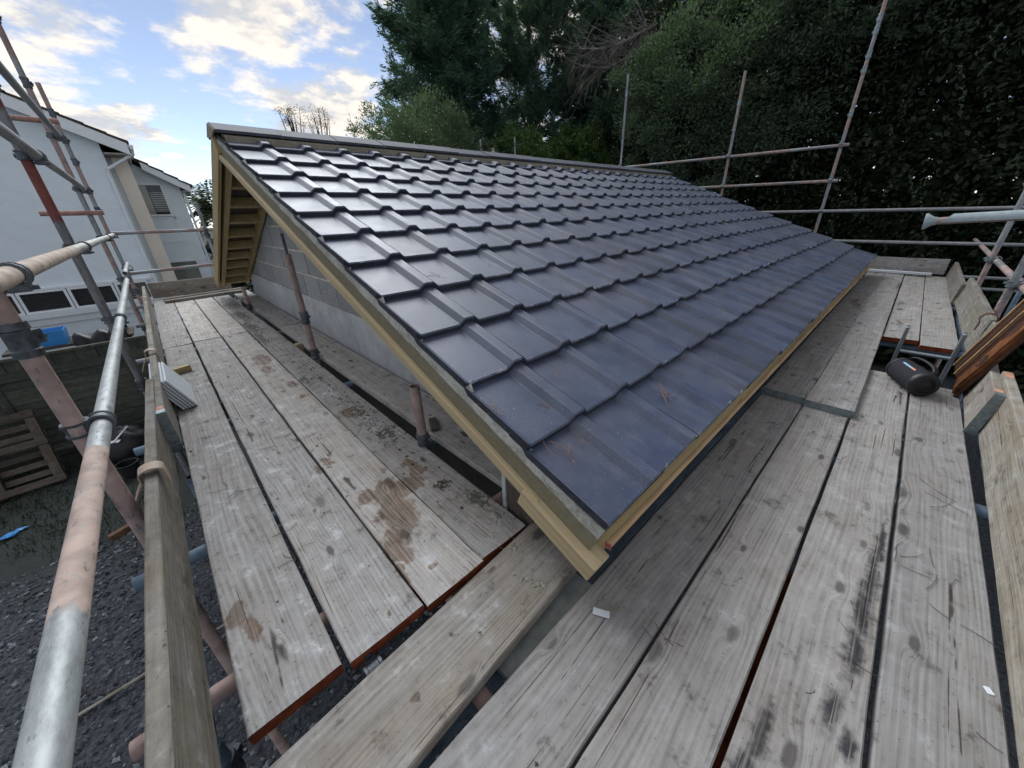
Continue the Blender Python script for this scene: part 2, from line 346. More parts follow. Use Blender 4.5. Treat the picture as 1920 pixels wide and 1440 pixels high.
def tube_mat(name, paint, cover, segs=None, steel=(0.34, 0.36, 0.37)):
    """galvanised tube; paint covers the lengths in segs (metres along the tube) or patches of it"""
    m, t, b = new_mat(name)
    tc, p, r = rnd_coord(t, 50.0)
    z = t.sep(tc)[2]
    ps = t.vmath('MULTIPLY', p, (1.0, 1.0, 0.35)); fine = t.noise(ps, 70.0, 5, 0.75); mid = t.noise(ps, 11.0, 3, 0.65)
    lng = t.noise(t.vmath('MULTIPLY', p, (14.0, 14.0, 1.2)), 1.0, 3)
    chip = t.math('ADD', t.math('MULTIPLY', fine, 0.55), t.math('MULTIPLY', mid, 0.45))
    mask = None
    if segs:
        for (a, c) in segs:
            e = t.math('MULTIPLY', t.math('SUBTRACT', mid, 0.5), 0.10)
            zz = t.math('ADD', z, e)
            k = t.math('MULTIPLY', t.step(zz, a - 0.012, a + 0.012), t.step(zz, c + 0.012, c - 0.012))
            mask = k if mask is None else t.math('MAXIMUM', mask, k)
    else:
        mask = t.step(t.noise(t.comb(0.0, 0.0, t.math('ADD', t.math('MULTIPLY', z, 1.4), t.math('MULTIPLY', r, 60.0))), 1.0, 1), 0.64 - cover * 0.35, 0.67 - cover * 0.35)
    mask = t.math('MULTIPLY', mask, t.step(chip, 0.45 - 0.08 * (cover if segs else 0.6), 0.52 - 0.07 * (cover if segs else 0.6)))
    st = t.mix(t.step(chip, 0.35, 0.65), tuple(0.55 * a for a in steel), steel)
    st = t.mix(t.math('MULTIPLY', t.step(lng, 0.5, 0.7), 0.5), st, tuple(min(1, 1.35 * a) for a in steel))
    pc = t.mix(t.step(t.noise(p, 16.0, 5), 0.3, 0.7), tuple(0.72 * a for a in paint), tuple(min(1, 1.15 * a) for a in paint))
    dark = t.step(t.noise(ps, 38.0, 4, 0.75), 0.58, 0.68)
    col = t.mix(mask, st, pc)
    col = t.mix(t.math('MULTIPLY', dark, 0.6), col, (0.05, 0.052, 0.06))
    met = t.math('MULTIPLY', t.math('SUBTRACT', 1.0, mask), 0.30)
    rg = t.math('ADD', 0.55, t.math('MULTIPLY', mask, 0.2))
    fin(t, b, col, rg, t.bump(t.math('ADD', mask, chip), 0.25, 0.0015), met, 0.4)
    return m
PINK, RED = (0.38, 0.275, 0.250), (0.20, 0.062, 0.052)
T_PINK = tube_mat('tube_pink_worn', PINK, 1.0, [(-5, 9)])
T_MIX = tube_mat('tube_part_pink', PINK, 0.5)
T_STEEL = tube_mat('tube_galvanised', PINK, -0.2)
T_BLUE = tube_mat('tube_blue_grey', (0.18, 0.25, 0.33), 0.9, [(-5, 9)], (0.20, 0.24, 0.28))
T_RED = tube_mat('tube_red_top', RED, 1.0, [(3.42, 3.78), (4.0, 4.6)], (0.24, 0.24, 0.25))
T_PINKLO = tube_mat('tube_pink_low', (0.42, 0.24, 0.20), 1.0, [(0.0, 2.7)], (0.2, 0.22, 0.24))

def ground_mat():
    m, t, b = new_mat('rough_ground')
    pos = t.node('ShaderNodeNewGeometry').outputs['Position']
    n = t.noise(pos, 2.0, 6, 0.6); n2 = t.noise(pos, 30.0, 5, 0.65)
    y = t.sep(pos)[1]
    grassk = t.math('MULTIPLY', t.step(t.math('ADD', y, t.math('MULTIPLY', t.math('SUBTRACT', n, 0.5), 2.0)), 4.6, 5.4), t.step(n2, 0.35, 0.55))
    c = t.mix(t.step(n2, 0.3, 0.7), (0.030, 0.034, 0.040), (0.095, 0.108, 0.125))
    c = t.mix(t.math('MULTIPLY', t.step(n, 0.45, 0.7), 0.4), c, (0.048, 0.046, 0.044))
    c = t.mix(t.math('MULTIPLY', grassk, 0.6), c, (0.022, 0.030, 0.014))
    fin(t, b, c, 0.95, t.bump(n2, 0.9, 0.03), spec=0.2)
    return m
M_GROUND = ground_mat()
def stone_mat():
    m, t, b = new_mat('gravel_stone')
    r = t.node('ShaderNodeNewGeometry').outputs['Random Per Island']
    c = t.ramp(r, [(0.0, (0.030, 0.034, 0.042)), (0.6, (0.085, 0.097, 0.115)), (1.0, (0.20, 0.22, 0.245))])
    fin(t, b, c, 0.8, spec=0.3)
    return m
M_STONE = stone_mat()
def leaf_mat(name, stops, rough=0.5, trans=0.25, spec=0.4):
    m, t, b = new_mat(name)
    geo = t.node('ShaderNodeNewGeometry')
    r = geo.outputs['Random Per Island']
    n = t.noise(geo.outputs['Position'], 0.9, 3)
    k = t.math('ADD', t.math('MULTIPLY', r, 0.65), t.math('MULTIPLY', n, 0.35))
    c = t.ramp(k, stops)
    fin(t, b, c, rough, spec=spec)
    tr = t.node('ShaderNodeBsdfTranslucent'); t.set(tr.inputs[0], t.mix(1.0, c, (1.3, 1.5, 0.7), 'MULTIPLY'))
    mx = t.node('ShaderNodeMixShader'); mx.inputs[0].default_value = trans
    t.l.new(b.outputs[0], mx.inputs[1]); t.l.new(tr.outputs[0], mx.inputs[2])
    t.l.new(mx.outputs[0], m.node_tree.nodes['Material Output'].inputs[0])
    return m
L_HEDGE = leaf_mat('leaf_hedge', [(0.1, (0.010, 0.017, 0.008)), (0.5, (0.020, 0.032, 0.014)), (0.82, (0.034, 0.050, 0.023)), (0.97, (0.060, 0.075, 0.030))], 0.55, 0.10, 0.3)
L_OLIVE = leaf_mat('leaf_grey_green', [(0.1, (0.052, 0.082, 0.058)), (0.5, (0.088, 0.126, 0.088)), (0.9, (0.125, 0.162, 0.112))], 0.5, 0.42)
L_CON = leaf_mat('leaf_conifer', [(0.1, (0.030, 0.066, 0.054)), (0.5, (0.056, 0.108, 0.085)), (0.9, (0.095, 0.155, 0.110))], 0.6, 0.35)
L_PINE = leaf_mat('leaf_pine', [(0.1, (0.030, 0.064, 0.054)), (0.5, (0.060, 0.106, 0.084)), (0.9, (0.100, 0.150, 0.110))], 0.6, 0.35)
L_BUSH = leaf_mat('leaf_pale_bush', [(0.1, (0.055, 0.092, 0.052)), (0.5, (0.105, 0.150, 0.086)), (0.9, (0.165, 0.210, 0.130))], 0.5, 0.30)
L_LAUREL = leaf_mat('leaf_laurel', [(0.1, (0.040, 0.080, 0.026)), (0.5, (0.085, 0.150, 0.045)), (0.9, (0.16, 0.235, 0.08))], 0.4, 0.28)
L_PALM = leaf_mat('leaf_palm', [(0.1, (0.022, 0.042, 0.012)), (0.9, (0.075, 0.110, 0.03))], 0.45, 0.2)
L_GRASS = leaf_mat('leaf_grass', [(0.1, (0.014, 0.022, 0.007)), (0.9, (0.045, 0.058, 0.020))], 0.7, 0.2)

# ------------------------------------------------------------------ mesh helpers
WM = {}
class MB:
    def __init__(s): s.v = []; s.f = []; s.m = []
    def add(s, vs_, fs, m=0):
        o = len(s.v); s.v += [tuple(q) for q in vs_]; s.f += [tuple(i + o for i in f) for f in fs]; s.m += [m] * len(fs)
    def box(s, x0, x1, y0, y1, z0, z1, m=0):
        s.add([(x0, y0, z0), (x1, y0, z0), (x1, y1, z0), (x0, y1, z0), (x0, y0, z1), (x1, y0, z1), (x1, y1, z1), (x0, y1, z1)],
              [(0, 3, 2, 1), (4, 5, 6, 7), (0, 1, 5, 4), (1, 2, 6, 5), (2, 3, 7, 6), (3, 0, 4, 7)], m)
    def cbox(s, x0, x1, y0, y1, z0, z1, c=0.003, m=0):
        """box with chamfered long (x) edges and ends"""
        sec = [(y0 + c, z0), (y1 - c, z0), (y1, z0 + c), (y1, z1 - c), (y1 - c, z1), (y0 + c, z1), (y0, z1 - c), (y0, z0 + c)]
        cy, cz = (y0 + y1) / 2, (z0 + z1) / 2
        def shr(q): return (q[0] - math.copysign(min(c, abs(q[0] - cy)), q[0] - cy), q[1] - math.copysign(min(c, abs(q[1] - cz)), q[1] - cz))
        rows = [[(x0, *shr(q)) for q in sec], [(x0 + c, *q) for q in sec], [(x1 - c, *q) for q in sec], [(x1, *shr(q)) for q in sec]]
        vs_ = [q for r_ in rows for q in r_]; fs = []
        for r_ in range(3):
            for i in range(8):
                a, b_ = r_ * 8 + i, r_ * 8 + (i + 1) % 8
                fs.append((a, a + 8, b_ + 8, b_))
        fs.append(tuple(range(8))); fs.append(tuple(reversed(range(24, 32))))
        s.add(vs_, fs, m)
    def cyl(s, p0, p1, r0, r1=None, n=12, caps=True, m=0):
        p0, p1 = Vector(p0), Vector(p1); r1 = r0 if r1 is None else r1
        d = (p1 - p0).normalized(); a = d.orthogonal().normalized(); b = d.cross(a)
        vs_ = []
        for p, r in ((p0, r0), (p1, r1)):
            for i in range(n):
                t = 2 * math.pi * i / n; vs_.append(p + (a * math.cos(t) + b * math.sin(t)) * r)
        fs = [(i, (i + 1) % n, n + (i + 1) % n, n + i) for i in range(n)]
        if caps: fs += [tuple(reversed(range(n))), tuple(range(n, 2 * n))]
        s.add(vs_, fs, m)
    def lathe(s, p0, axis, prof, n=20, m=0, closed=True):
        """prof: (distance along axis, radius)"""
        p0 = Vector(p0); d = Vector(axis).normalized(); a = d.orthogonal().normalized(); b = d.cross(a)
        vs_ = []
        for h, r in prof:
            for i in range(n):
                t = 2 * math.pi * i / n; vs_.append(p0 + d * h + (a * math.cos(t) + b * math.sin(t)) * r)
        fs = []
        for k in range(len(prof) - 1):
            for i in range(n):
                fs.append((k * n + i, k * n + (i + 1) % n, (k + 1) * n + (i + 1) % n, (k + 1) * n + i))
        if closed: fs += [tuple(reversed(range(n))), tuple(range((len(prof) - 1) * n, len(prof) * n))]
        s.add(vs_, fs, m)
    def prism(s, poly, ext, m=0):
        n = len(poly); e = Vector(ext); P = [Vector(q) for q in poly]
        nrm = Vector((0, 0, 0))
        for i in range(n): nrm += P[i].cross(P[(i + 1) % n])
        if nrm.dot(e) > 0: P.reverse()
        vs_ = P + [q + e for q in P]
        s.add(vs_, [tuple(range(n)), tuple(reversed(range(n, 2 * n)))] + [(i, n + i, n + (i + 1) % n, (i + 1) % n) for i in range(n)], m)
    def path(s, pts, r, n=6, m=0, taper=1.0):
        pts = [Vector(q) for q in pts]; L = len(pts); vs_ = []
        for k, p in enumerate(pts):
            d = (pts[min(k + 1, L - 1)] - pts[max(k - 1, 0)]).normalized(); a = d.orthogonal().normalized(); b = d.cross(a)
            rr = (r[k] if isinstance(r, (list, tuple)) else r * (1 - (1 - taper) * k / max(1, L - 1)))
            for i in range(n):
                t = 2 * math.pi * i / n; vs_.append(p + (a * math.cos(t) + b * math.sin(t)) * rr)
        fs = [(k * n + i, k * n + (i + 1) % n, (k + 1) * n + (i + 1) % n, (k + 1) * n + i) for k in range(L - 1) for i in range(n)]
        fs += [tuple(reversed(range(n))), tuple(range((L - 1) * n, L * n))]
        s.add(vs_, fs, m)

def tag(o, label=None, cat=None, group=None, kind=None):
    if label: o['label'] = label
    if cat: o['category'] = cat
    if group: o['group'] = group
    if kind: o['kind'] = kind
    return o
def place(o, M, parent=None):
    WM[o.name] = M.copy()
    if parent is not None:
        o.parent = parent; o.matrix_basis = WM[parent.name].inverted() @ M
    else: o.matrix_basis = M
def link_mesh(name, me, M=None, parent=None):
    o = bpy.data.objects.new(name, me); COL.objects.link(o)
    place(o, M if M is not None else (WM[parent.name] if parent is not None else Matrix()), parent)
    return o
def mesh_data(name, mb, mats, smooth=None):
    me = bpy.data.meshes.new(name); me.from_pydata([tuple(q) for q in mb.v], [], mb.f); me.update()
    for mt in (mats if isinstance(mats, (list, tuple)) else [mats]): me.materials.append(mt)
    if max(mb.m, default=0) > 0: me.polygons.foreach_set('material_index', mb.m)
    if smooth:
        me.polygons.foreach_set('use_smooth', [True] * len(me.polygons))
        try: me.set_sharp_from_angle(angle=math.radians(smooth))
        except Exception: pass
    return me
def build(name, mb, mats, M=None, parent=None, smooth=None, world=False):
    """world=True: the vertices are world coordinates; the origin moves to the middle of the base"""
    if world and M is None:
        V = np.array([tuple(q) for q in mb.v]); c = (V.min(0) + V.max(0)) / 2; c[2] = V[:, 2].min()
        M = Matrix.Translation(Vector(c))
    if world:
        inv = M.inverted(); mb.v = [tuple(inv @ Vector(q)) for q in mb.v]
    return link_mesh(name, mesh_data(name, mb, mats, smooth), M, parent)
def empty(name, loc, **kw):
    o = bpy.data.objects.new(name, None); COL.objects.link(o); o.empty_display_size = 0.1
    place(o, Matrix.Translation(Vector(loc))); return tag(o, **kw)
def frame(o, xa, za):
    X = Vector(xa).normalized(); Z = Vector(za); Z = (Z - X * Z.dot(X)).normalized(); Y = Z.cross(X)
    M = Matrix.Identity(4)
    for i in range(3): M[i][0] = X[i]; M[i][1] = Y[i]; M[i][2] = Z[i]; M[i][3] = o[i]
    return M

GZ = -2.6            # ground level

# ------------------------------------------------------------------ the setting: ground
def ground():
    mb = MB(); xs = [-300, -60, -14, -8] + [-6 + 0.5 * i for i in range(25)] + [8, 12, 20, 60, 300]
    ys = [-300, -60, -14, -6, -2] + [0.5 * i for i in range(25)] + [14, 20, 40, 100, 300]
    for y in ys:
        for x in xs:
            z = GZ + (0.05 * mnoise.noise(Vector((x * 0.7, y * 0.7, 0))) if abs(x) < 8 and -2 < y < 13 else 0)
            mb.v.append((x, y, z))
    n = len(xs)
    for j in range(len(ys) - 1):
        for i in range(n - 1): mb.f.append((j * n + i, j * n + i + 1, (j + 1) * n + i + 1, (j + 1) * n + i)); mb.m.append(0)
    o = build('ground', mb, M_GROUND, smooth=60); tag(o, kind='structure')
ground()

def stones(name, n, area, rmin, rmax, label, seed, cat='gravel'):
    rng = np.random.default_rng(seed); mb_v = []; mb_f = []
    base = np.array([(1, 0, 0), (0, 1, 0), (-1, 0, 0), (0, -1, 0), (0, 0, 1), (0, 0, -1)], float)
    F = [(0, 1, 4), (1, 2, 4), (2, 3, 4), (3, 0, 4), (1, 0, 5), (2, 1, 5), (3, 2, 5), (0, 3, 5)]
    x0, x1, y0, y1 = area
    for i in range(n):
        x, y = rng.uniform(x0, x1), rng.uniform(y0, y1)
        r = rmin + (rmax - rmin) * rng.random() ** 2.5
        v = base * (1 + rng.uniform(-.35, .35, (6, 3))) * np.array([r, r * rng.uniform(.6, 1), r * rng.uniform(.4, .7)])
        a = rng.uniform(0, 6.28); c, s_ = math.cos(a), math.sin(a)
        v = v @ np.array([[c, s_, 0], [-s_, c, 0], [0, 0, 1]]) + rng.normal(0, r * .12, (6, 3))
        z = GZ + 0.05 * mnoise.noise(Vector((x * 0.7, y * 0.7, 0))) + r * 0.2
        o = len(mb_v); mb_v += (v + (x, y, z)).tolist(); mb_f += [tuple(q + o for q in f) for f in F]
    mb = MB(); mb.v = mb_v; mb.f = mb_f; mb.m = [0] * len(mb_f)
    o = build(name, mb, M_STONE); tag(o, label, cat, kind='stuff')
stones('gravel', 15000, (-3.6, 1.0, 0.3, 5.3), 0.008, 0.032, 'loose dark gravel on the ground beside the scaffold', 4)

# ------------------------------------------------------------------ the tiled building
TH = math.radians(21.32); SL = Vector((0, math.cos(TH), math.sin(TH))); NR = Vector((0, -math.sin(TH), math.cos(TH)))
G, TW, NC, NCOL = 0.3244, 0.2990, 12, 25
LEN = TW * NCOL; RY = 3.626; RZ = 1.415
bld = empty('block_building', (LEN / 2, RY, GZ), label='new block building under a dark tiled roof, ringed by the scaffold', cat='building')

def roof():
    deck = MB()
    o_ = 0.052
    a = Vector((0, 0, 0)) - NR * o_ + SL * 0.03
    rdg = Vector((0, RY, RZ)) - NR * o_
    NRb = Vector((0, math.sin(TH), math.cos(TH))); back = Vector((0, 2 * RY, 0)) - NRb * 0.01
    deck.prism([a, rdg, rdg - Vector((0, 0, .02)), a - NR * 0.02], (LEN - 0.02, 0, 0))
    deck.v = [(q[0] + 0.012, q[1], q[2]) for q in deck.v]
    rf = build('roof', deck, M_BED, parent=bld, world=True, M=Matrix.Translation((LEN / 2, RY, 0)))
    # back slope sheet with its tile courses
    bk = MB(); B = Vector((0, -math.cos(TH), math.sin(TH)))
    for k in range(NC):
        s0 = k * G; p0 = Vector((0, 2 * RY, 0)) + B * s0; p1 = Vector((0, 2 * RY, 0)) + B * (s0 + G) - NRb * 0.03
        bk.prism([p0, p1, p1 - NRb * 0.02, p0 - NRb * 0.03], (LEN, 0, 0))
    build('back_slope', bk, M_TILE, parent=rf, world=True, M=Matrix.Translation((LEN / 2, RY, 0)))
    # one tile: x across, y up the slope, z normal
    prof = [(-0.027, 0.021), (-0.006, 0.003), (0.0, 0.0), (0.185, 0.0), (0.190, 0.002), (0.213, 0.025), (0.218, 0.027), (0.262, 0.027), (0.267, 0.024), (0.2695, 0.008)]
    T, TL, TK = 0.028, 0.40, 0.027
    mb = MB(); n = len(prof)
    def zt(y): return -T * y / G
    rows = []
    for (y, dz_) in ((0.0, -TK), (0.0, -0.006), (0.006, 0.0), (TL, 0.0)):
        for (x, h) in prof:
            if dz_ == -TK: hh = h - TK + (0.004 if h > 0.02 else 0)
            else: hh = h + dz_
            mb.v.append((x, y, hh + zt(y)))
    for r_ in range(3):
        for i in range(n - 1):
            mb.f.append((r_ * n + i, r_ * n + i + 1, (r_ + 1) * n + i + 1, (r_ + 1) * n + i)); mb.m.append(1 if r_ == 0 else 0)
    for i, sgn in ((0, 1), (n - 1, -1)):
        o = len(mb.v); x, h = prof[i]
        mb.v += [(x, 0, h - TK), (x, TL, h - TK + zt(TL)), (x, TL, h + zt(TL)), (x, 0.006, h), (x, 0, h - .006)]
        mb.f.append(tuple(o + q for q in ((4, 3, 2, 1, 0) if sgn > 0 else (0, 1, 2, 3, 4)))); mb.m.append(1)
    me = mesh_data('tile', mb, [M_TILE, M_TILEBUTT], smooth=None)
    rng = random.Random(3)
    for k in range(NC):
        for c in range(NCOL):
            p = Vector((c * TW + rng.uniform(-.0015, .0015), 0, 0)) + SL * (k * G + rng.uniform(-.003, .003)) + NR * rng.uniform(-.001, .002)
            M = frame(p, Vector((1, rng.uniform(-.004, .004), 0)), NR + Vector((rng.uniform(-.010, .010), rng.uniform(-.010, .010), 0)))
            link_mesh('tile', me, M, rf)
    # ridge: bedding strip and angle ridge tiles
    mbb = MB(); top = Vector((0, RY, RZ))
    mbb.prism([top - SL * 0.215 - NR * 0.03, top - SL * 0.205 + NR * 0.026, top + Vector((0, 0, .03)), top - Vector((0, 0, .06))], (LEN - 0.02, 0, 0))
    build('ridge_bedding', mbb, M_BED, parent=rf, world=True, M=Matrix.Translation((LEN / 2, RY, RZ)))
    nr = 17; rl = (LEN + 0.06) / nr
    pr = []
    apex = Vector((0, RY, RZ + 0.064))
    for s_, q in ((-1, SL), (1, Vector((0, -math.cos(TH), math.sin(TH))))): pass
    dn = -SL; up = NR; dnb = Vector((0, math.cos(TH), -math.sin(TH))); upb = NRb
    outer = [apex + dn * 0.20, apex + dn * 0.012, apex + dnb * 0.012, apex + dnb * 0.20]
    outer[1] -= Vector((0, 0, 0)); th = 0.02
    inner = [outer[3] - upb * th, apex - Vector((0, 0, th * 1.05)), outer[0] - up * th]
    sec = [q - apex for q in outer + inner]
    mr = MB(); mr.prism([Vector((0.003, q.y, q.z)) for q in sec], (rl - 0.006, 0, 0))
    mer = mesh_data('ridge_tile', mr, M_RIDGE)
    mj = MB(); s2 = [Vector((-0.004, q.y * 0.985, q.z - 0.004)) for q in sec]; mj.prism(s2, (0.008, 0, 0)); mej = mesh_data('ridge_joint', mj, M_BED)
    for i in range(nr):
        x = -0.05 + i * rl
        ro = link_mesh('ridge_tile', mer, Matrix.Translation(apex + Vector((x, 0, rng.uniform(-.003, .003)))) @ Matrix.Rotation(rng.uniform(-.004, .004), 4, 'Z'), rf)
        if i: link_mesh('joint_mortar', mej, Matrix.Translation(apex + Vector((x, 0, 0))), rf)
    me_ = MB(); me_.prism([Vector((-0.056, q.y * 0.97, q.z * 0.97)) + apex - Vector((0, 0, .006)) for q in sec[:4]] + [apex + Vector((-.056, 0, -.10))], (0.012, 0, 0))
    build('ridge_end_mortar', me_, M_BED, parent=rf, world=True)
    # verge mortar, front slope: smooth face under the tiles plus a ragged squeeze along their edge
    vm = MB(); vm.prism([SL * 0.0 - NR * 0.044, SL * (NC * G) - NR * 0.044, SL * (NC * G) - NR * 0.125, -NR * 0.125], (0.03, 0, 0))
    vm.v = [(q[0] - 0.032, q[1], q[2]) for q in vm.v]
    build('verge_mortar', vm, M_MORTAR, parent=rf, world=True, M=Matrix.Translation((0, 0, 0)))
    sq = MB(); N = 150; r2 = random.Random(8); L_ = NC * G
    prev = None; rows = []
    for i in range(N + 1):
        s0 = L_ * i / N; ph = (s0 / G) % 1.0
        drop = -0.028 * ph
        wv = 0.006 + 0.004 * mnoise.noise(Vector((s0 * 9, 1, 0))) + r2.uniform(-.002, .002)
        hv = -0.052 - 0.005 * mnoise.noise(Vector((s0 * 6, 7, 0))) + r2.uniform(-.0015, .0015)
        a_ = SL * s0 + NR * (drop - 0.004) + Vector((0.004, 0, 0)); b_ = SL * s0 + NR * (drop * .6 - 0.014) + Vector((-0.026 - wv * .4, 0, 0)); c_ = SL * s0 + NR * hv + Vector((-0.032 - wv * .35, 0, 0)); d_ = SL * s0 + NR * (hv - 0.006) + Vector((-.026, 0, 0))
        rows.append([a_, b_, c_, d_])
    for rw in rows: sq.v += [tuple(q) for q in rw]
    for i in range(N):
        for j in range(3): sq.f.append((i * 4 + j, i * 4 + j + 1, (i + 1) * 4 + j + 1, (i + 1) * 4 + j)); sq.m.append(0)
    build('mortar_squeeze', sq, M_MORTAR_D, parent=rf, M=Matrix.Identity(4), world=True, smooth=50)
    return rf
ROOF = roof()

def slope_bar(name, s0, s1, n0, n1, x0, x1, mat, parent, back=False, c=0.003):
    """timber along the slope: s along, n normal, x across"""
    if not back: M = frame(SL * s0, SL, NR)
    else:
        B = Vector((0, -math.cos(TH), math.sin(TH))); NRb = Vector((0, math.sin(TH), math.cos(TH)))
        M = frame(Vector((0, 2 * RY, 0)) + B * s0, B, NRb)
    mb = MB()
    ys = sorted((-x0, -x1)) if not back else sorted((x0, x1))     # local Y = Z x X
    mb.cbox(0, s1 - s0, ys[0], ys[1], n0, n1, c)
    return build(name, mb, mat, M=M, parent=parent)

def carcass():
    L_ = NC * G
    vg = bld
    slope_bar('barge_board', 0.20, L_ + 0.02, -0.168, -0.124, -0.050, -0.028, M_TIMBER, vg)
    slope_bar('barge_board', -0.050, 0.26, -0.195, -0.1255, -0.064, 0.012, M_TIMBER, vg)
    slope_bar('barge_board', -0.03, L_ + 0.01, -0.16, -0.02, -0.055, -0.028, M_TREATED, vg, back=True)
    slope_bar('verge_packing', -0.02, L_ - 0.005, -0.028, -0.003, -0.04, 0.06, M_BED, vg, back=True)
    for bk in (False, True):
        slope_bar('fly_rafter', 0.02, L_ - 0.06, -0.16, -0.06, 0.0, 0.047, M_TREATED, vg, back=bk)
        slope_bar('wall_rafter', 0.02, L_ - 0.06, -0.16, -0.061, 0.335, 0.375, M_TREATED, vg, back=bk)
        k = 0
        s_ = 0.10
        while s_ < L_ - 0.15:
            slope_bar('noggin', s_, s_ + 0.047, -0.155, -0.062, 0.049, 0.333, M_TREATED, vg, back=bk); s_ += 0.40
        slope_bar('soffit_lining', 0.0, L_ - 0.02, -0.058, -0.050, 0.0, 0.375, M_PALLET, vg, back=bk)
    # eaves strip with a red painted end
    mb = MB(); mb.cbox(0, LEN, -0.008, 0.006, -0.056, -0.040, 0.002)
    build('eaves_batten', mb, M_TIMBER_ED, M=frame(Vector((-0.03, -0.012, 0)), (1, 0, 0), (0, 0, 1)), parent=vg)
    mb = MB(); mb.box(-0.0335, -0.0305, -0.0225, -0.004, -0.0585, -0.038);
    build('red_mark', mb, M_REDPAINT, parent=vg, world=True)
    mb = MB(); mb.cbox(0, LEN - 0.05, 0.03, 0.05, -0.20, -0.064, 0.002)
    build('fascia', mb, M_TREATED, M=frame(Vector((0.02, 0.02, 0)), (1, 0, 0), (0, 0, 1)), parent=vg)
    # walls
    def zr(y): return (min(y, 2 * RY - y)) * math.tan(TH) - 0.075
    WX = 0.40
    core = MB(); core.prism([(WX, 0.33, GZ - .05), (WX, 2 * RY - .33, GZ - .05), (WX, 2 * RY - .33, zr(.33)), (WX, RY, zr(RY)), (WX, 0.33, zr(.33))], (0.1, 0, 0))
    core.prism([(WX + .10, 0.33, GZ - .05), (LEN - .4, 0.33, GZ - .05), (LEN - .4, 0.33, zr(.33)), (WX + .10, 0.33, zr(.33))], (0, .1, 0))
    core.prism([(WX + .10, 2 * RY - .43, GZ - .05), (LEN - .4, 2 * RY - .43, GZ - .05), (LEN - .4, 2 * RY - .43, zr(.43)), (WX + .10, 2 * RY - .43, zr(.43))], (0, .1, 0))
    core.prism([(LEN - .4, 0.33, GZ - .05), (LEN - .4, 2 * RY - .33, GZ - .05), (LEN - .4, 2 * RY - .33, zr(.33)), (LEN - .4, RY, zr(RY)), (LEN - .4, 0.33, zr(.33))], (0.1, 0, 0))
    wall = build('wall', core, M_JOINT, parent=bld, world=True)
    rt = 0.06
    rd = MB(); rd.prism([(WX - .016, 0.32, -.40), (WX - .016, 2 * RY - .32, -.40), (WX - .016, 2 * RY - .32, min(rt, zr(.32))), (WX - .016, 2 * RY - .40, rt), (WX - .016, 0.42, rt), (WX - .016, .32, min(rt, zr(.32)))], (0.015, 0, 0))
    lw = MB(); lw.box(WX - .020, WX - .002, .315, 2 * RY - .315, GZ - .02, -.402); lw.box(WX - .019, LEN - .4, .31, .329, GZ - .02, -.36); build('gap_shade_skin', lw, M_GAPSHADE, parent=wall, world=True)  # added dark skins on the lower walls: deck-gap shade put into the colour
    build('render_coat', rd, M_RENDER, parent=wall, world=True)
    rng = random.Random(11)
    def clip(poly, f):      # keep f(q) >= 0
        out = []
        for i in range(len(poly)):
            a, b = poly[i], poly[(i + 1) % len(poly)]; fa, fb = f(a), f(b)
            if fa >= 0: out.append(a)
            if fa * fb < 0: t = fa / (fa - fb); out.append((a[0] + (b[0] - a[0]) * t, a[1] + (b[1] - a[1]) * t))
        return out
    for r_ in range(7):
        z0 = rt + 0.006 + r_ * 0.225; y = 0.33 - (0.225 if r_ % 2 else 0)
        while y < 2 * RY - .33:
            y0, y1 = max(y, .335), min(y + 0.433, 2 * RY - .335)
            if y1 - y0 > .04:
                poly = [(y0, z0), (y1, z0), (y1, z0 + .209), (y0, z0 + .209)]
                poly = clip(poly, lambda q: zr(RY) * 0 + q[0] * math.tan(TH) - .078 - q[1])
                poly = clip(poly, lambda q: (2 * RY - q[0]) * math.tan(TH) - .078 - q[1]) if len(poly) > 2 else poly
                if len(poly) > 2:
                    mb = MB(); off = 0.007 + rng.uniform(-.002, .003)
                    mb.prism([(WX - off, a, b) for a, b in poly], (off - 0.001, 0, 0))
                    build('block', mb, M_BLOCK, parent=wall, world=True)
            y += 0.449
carcass()

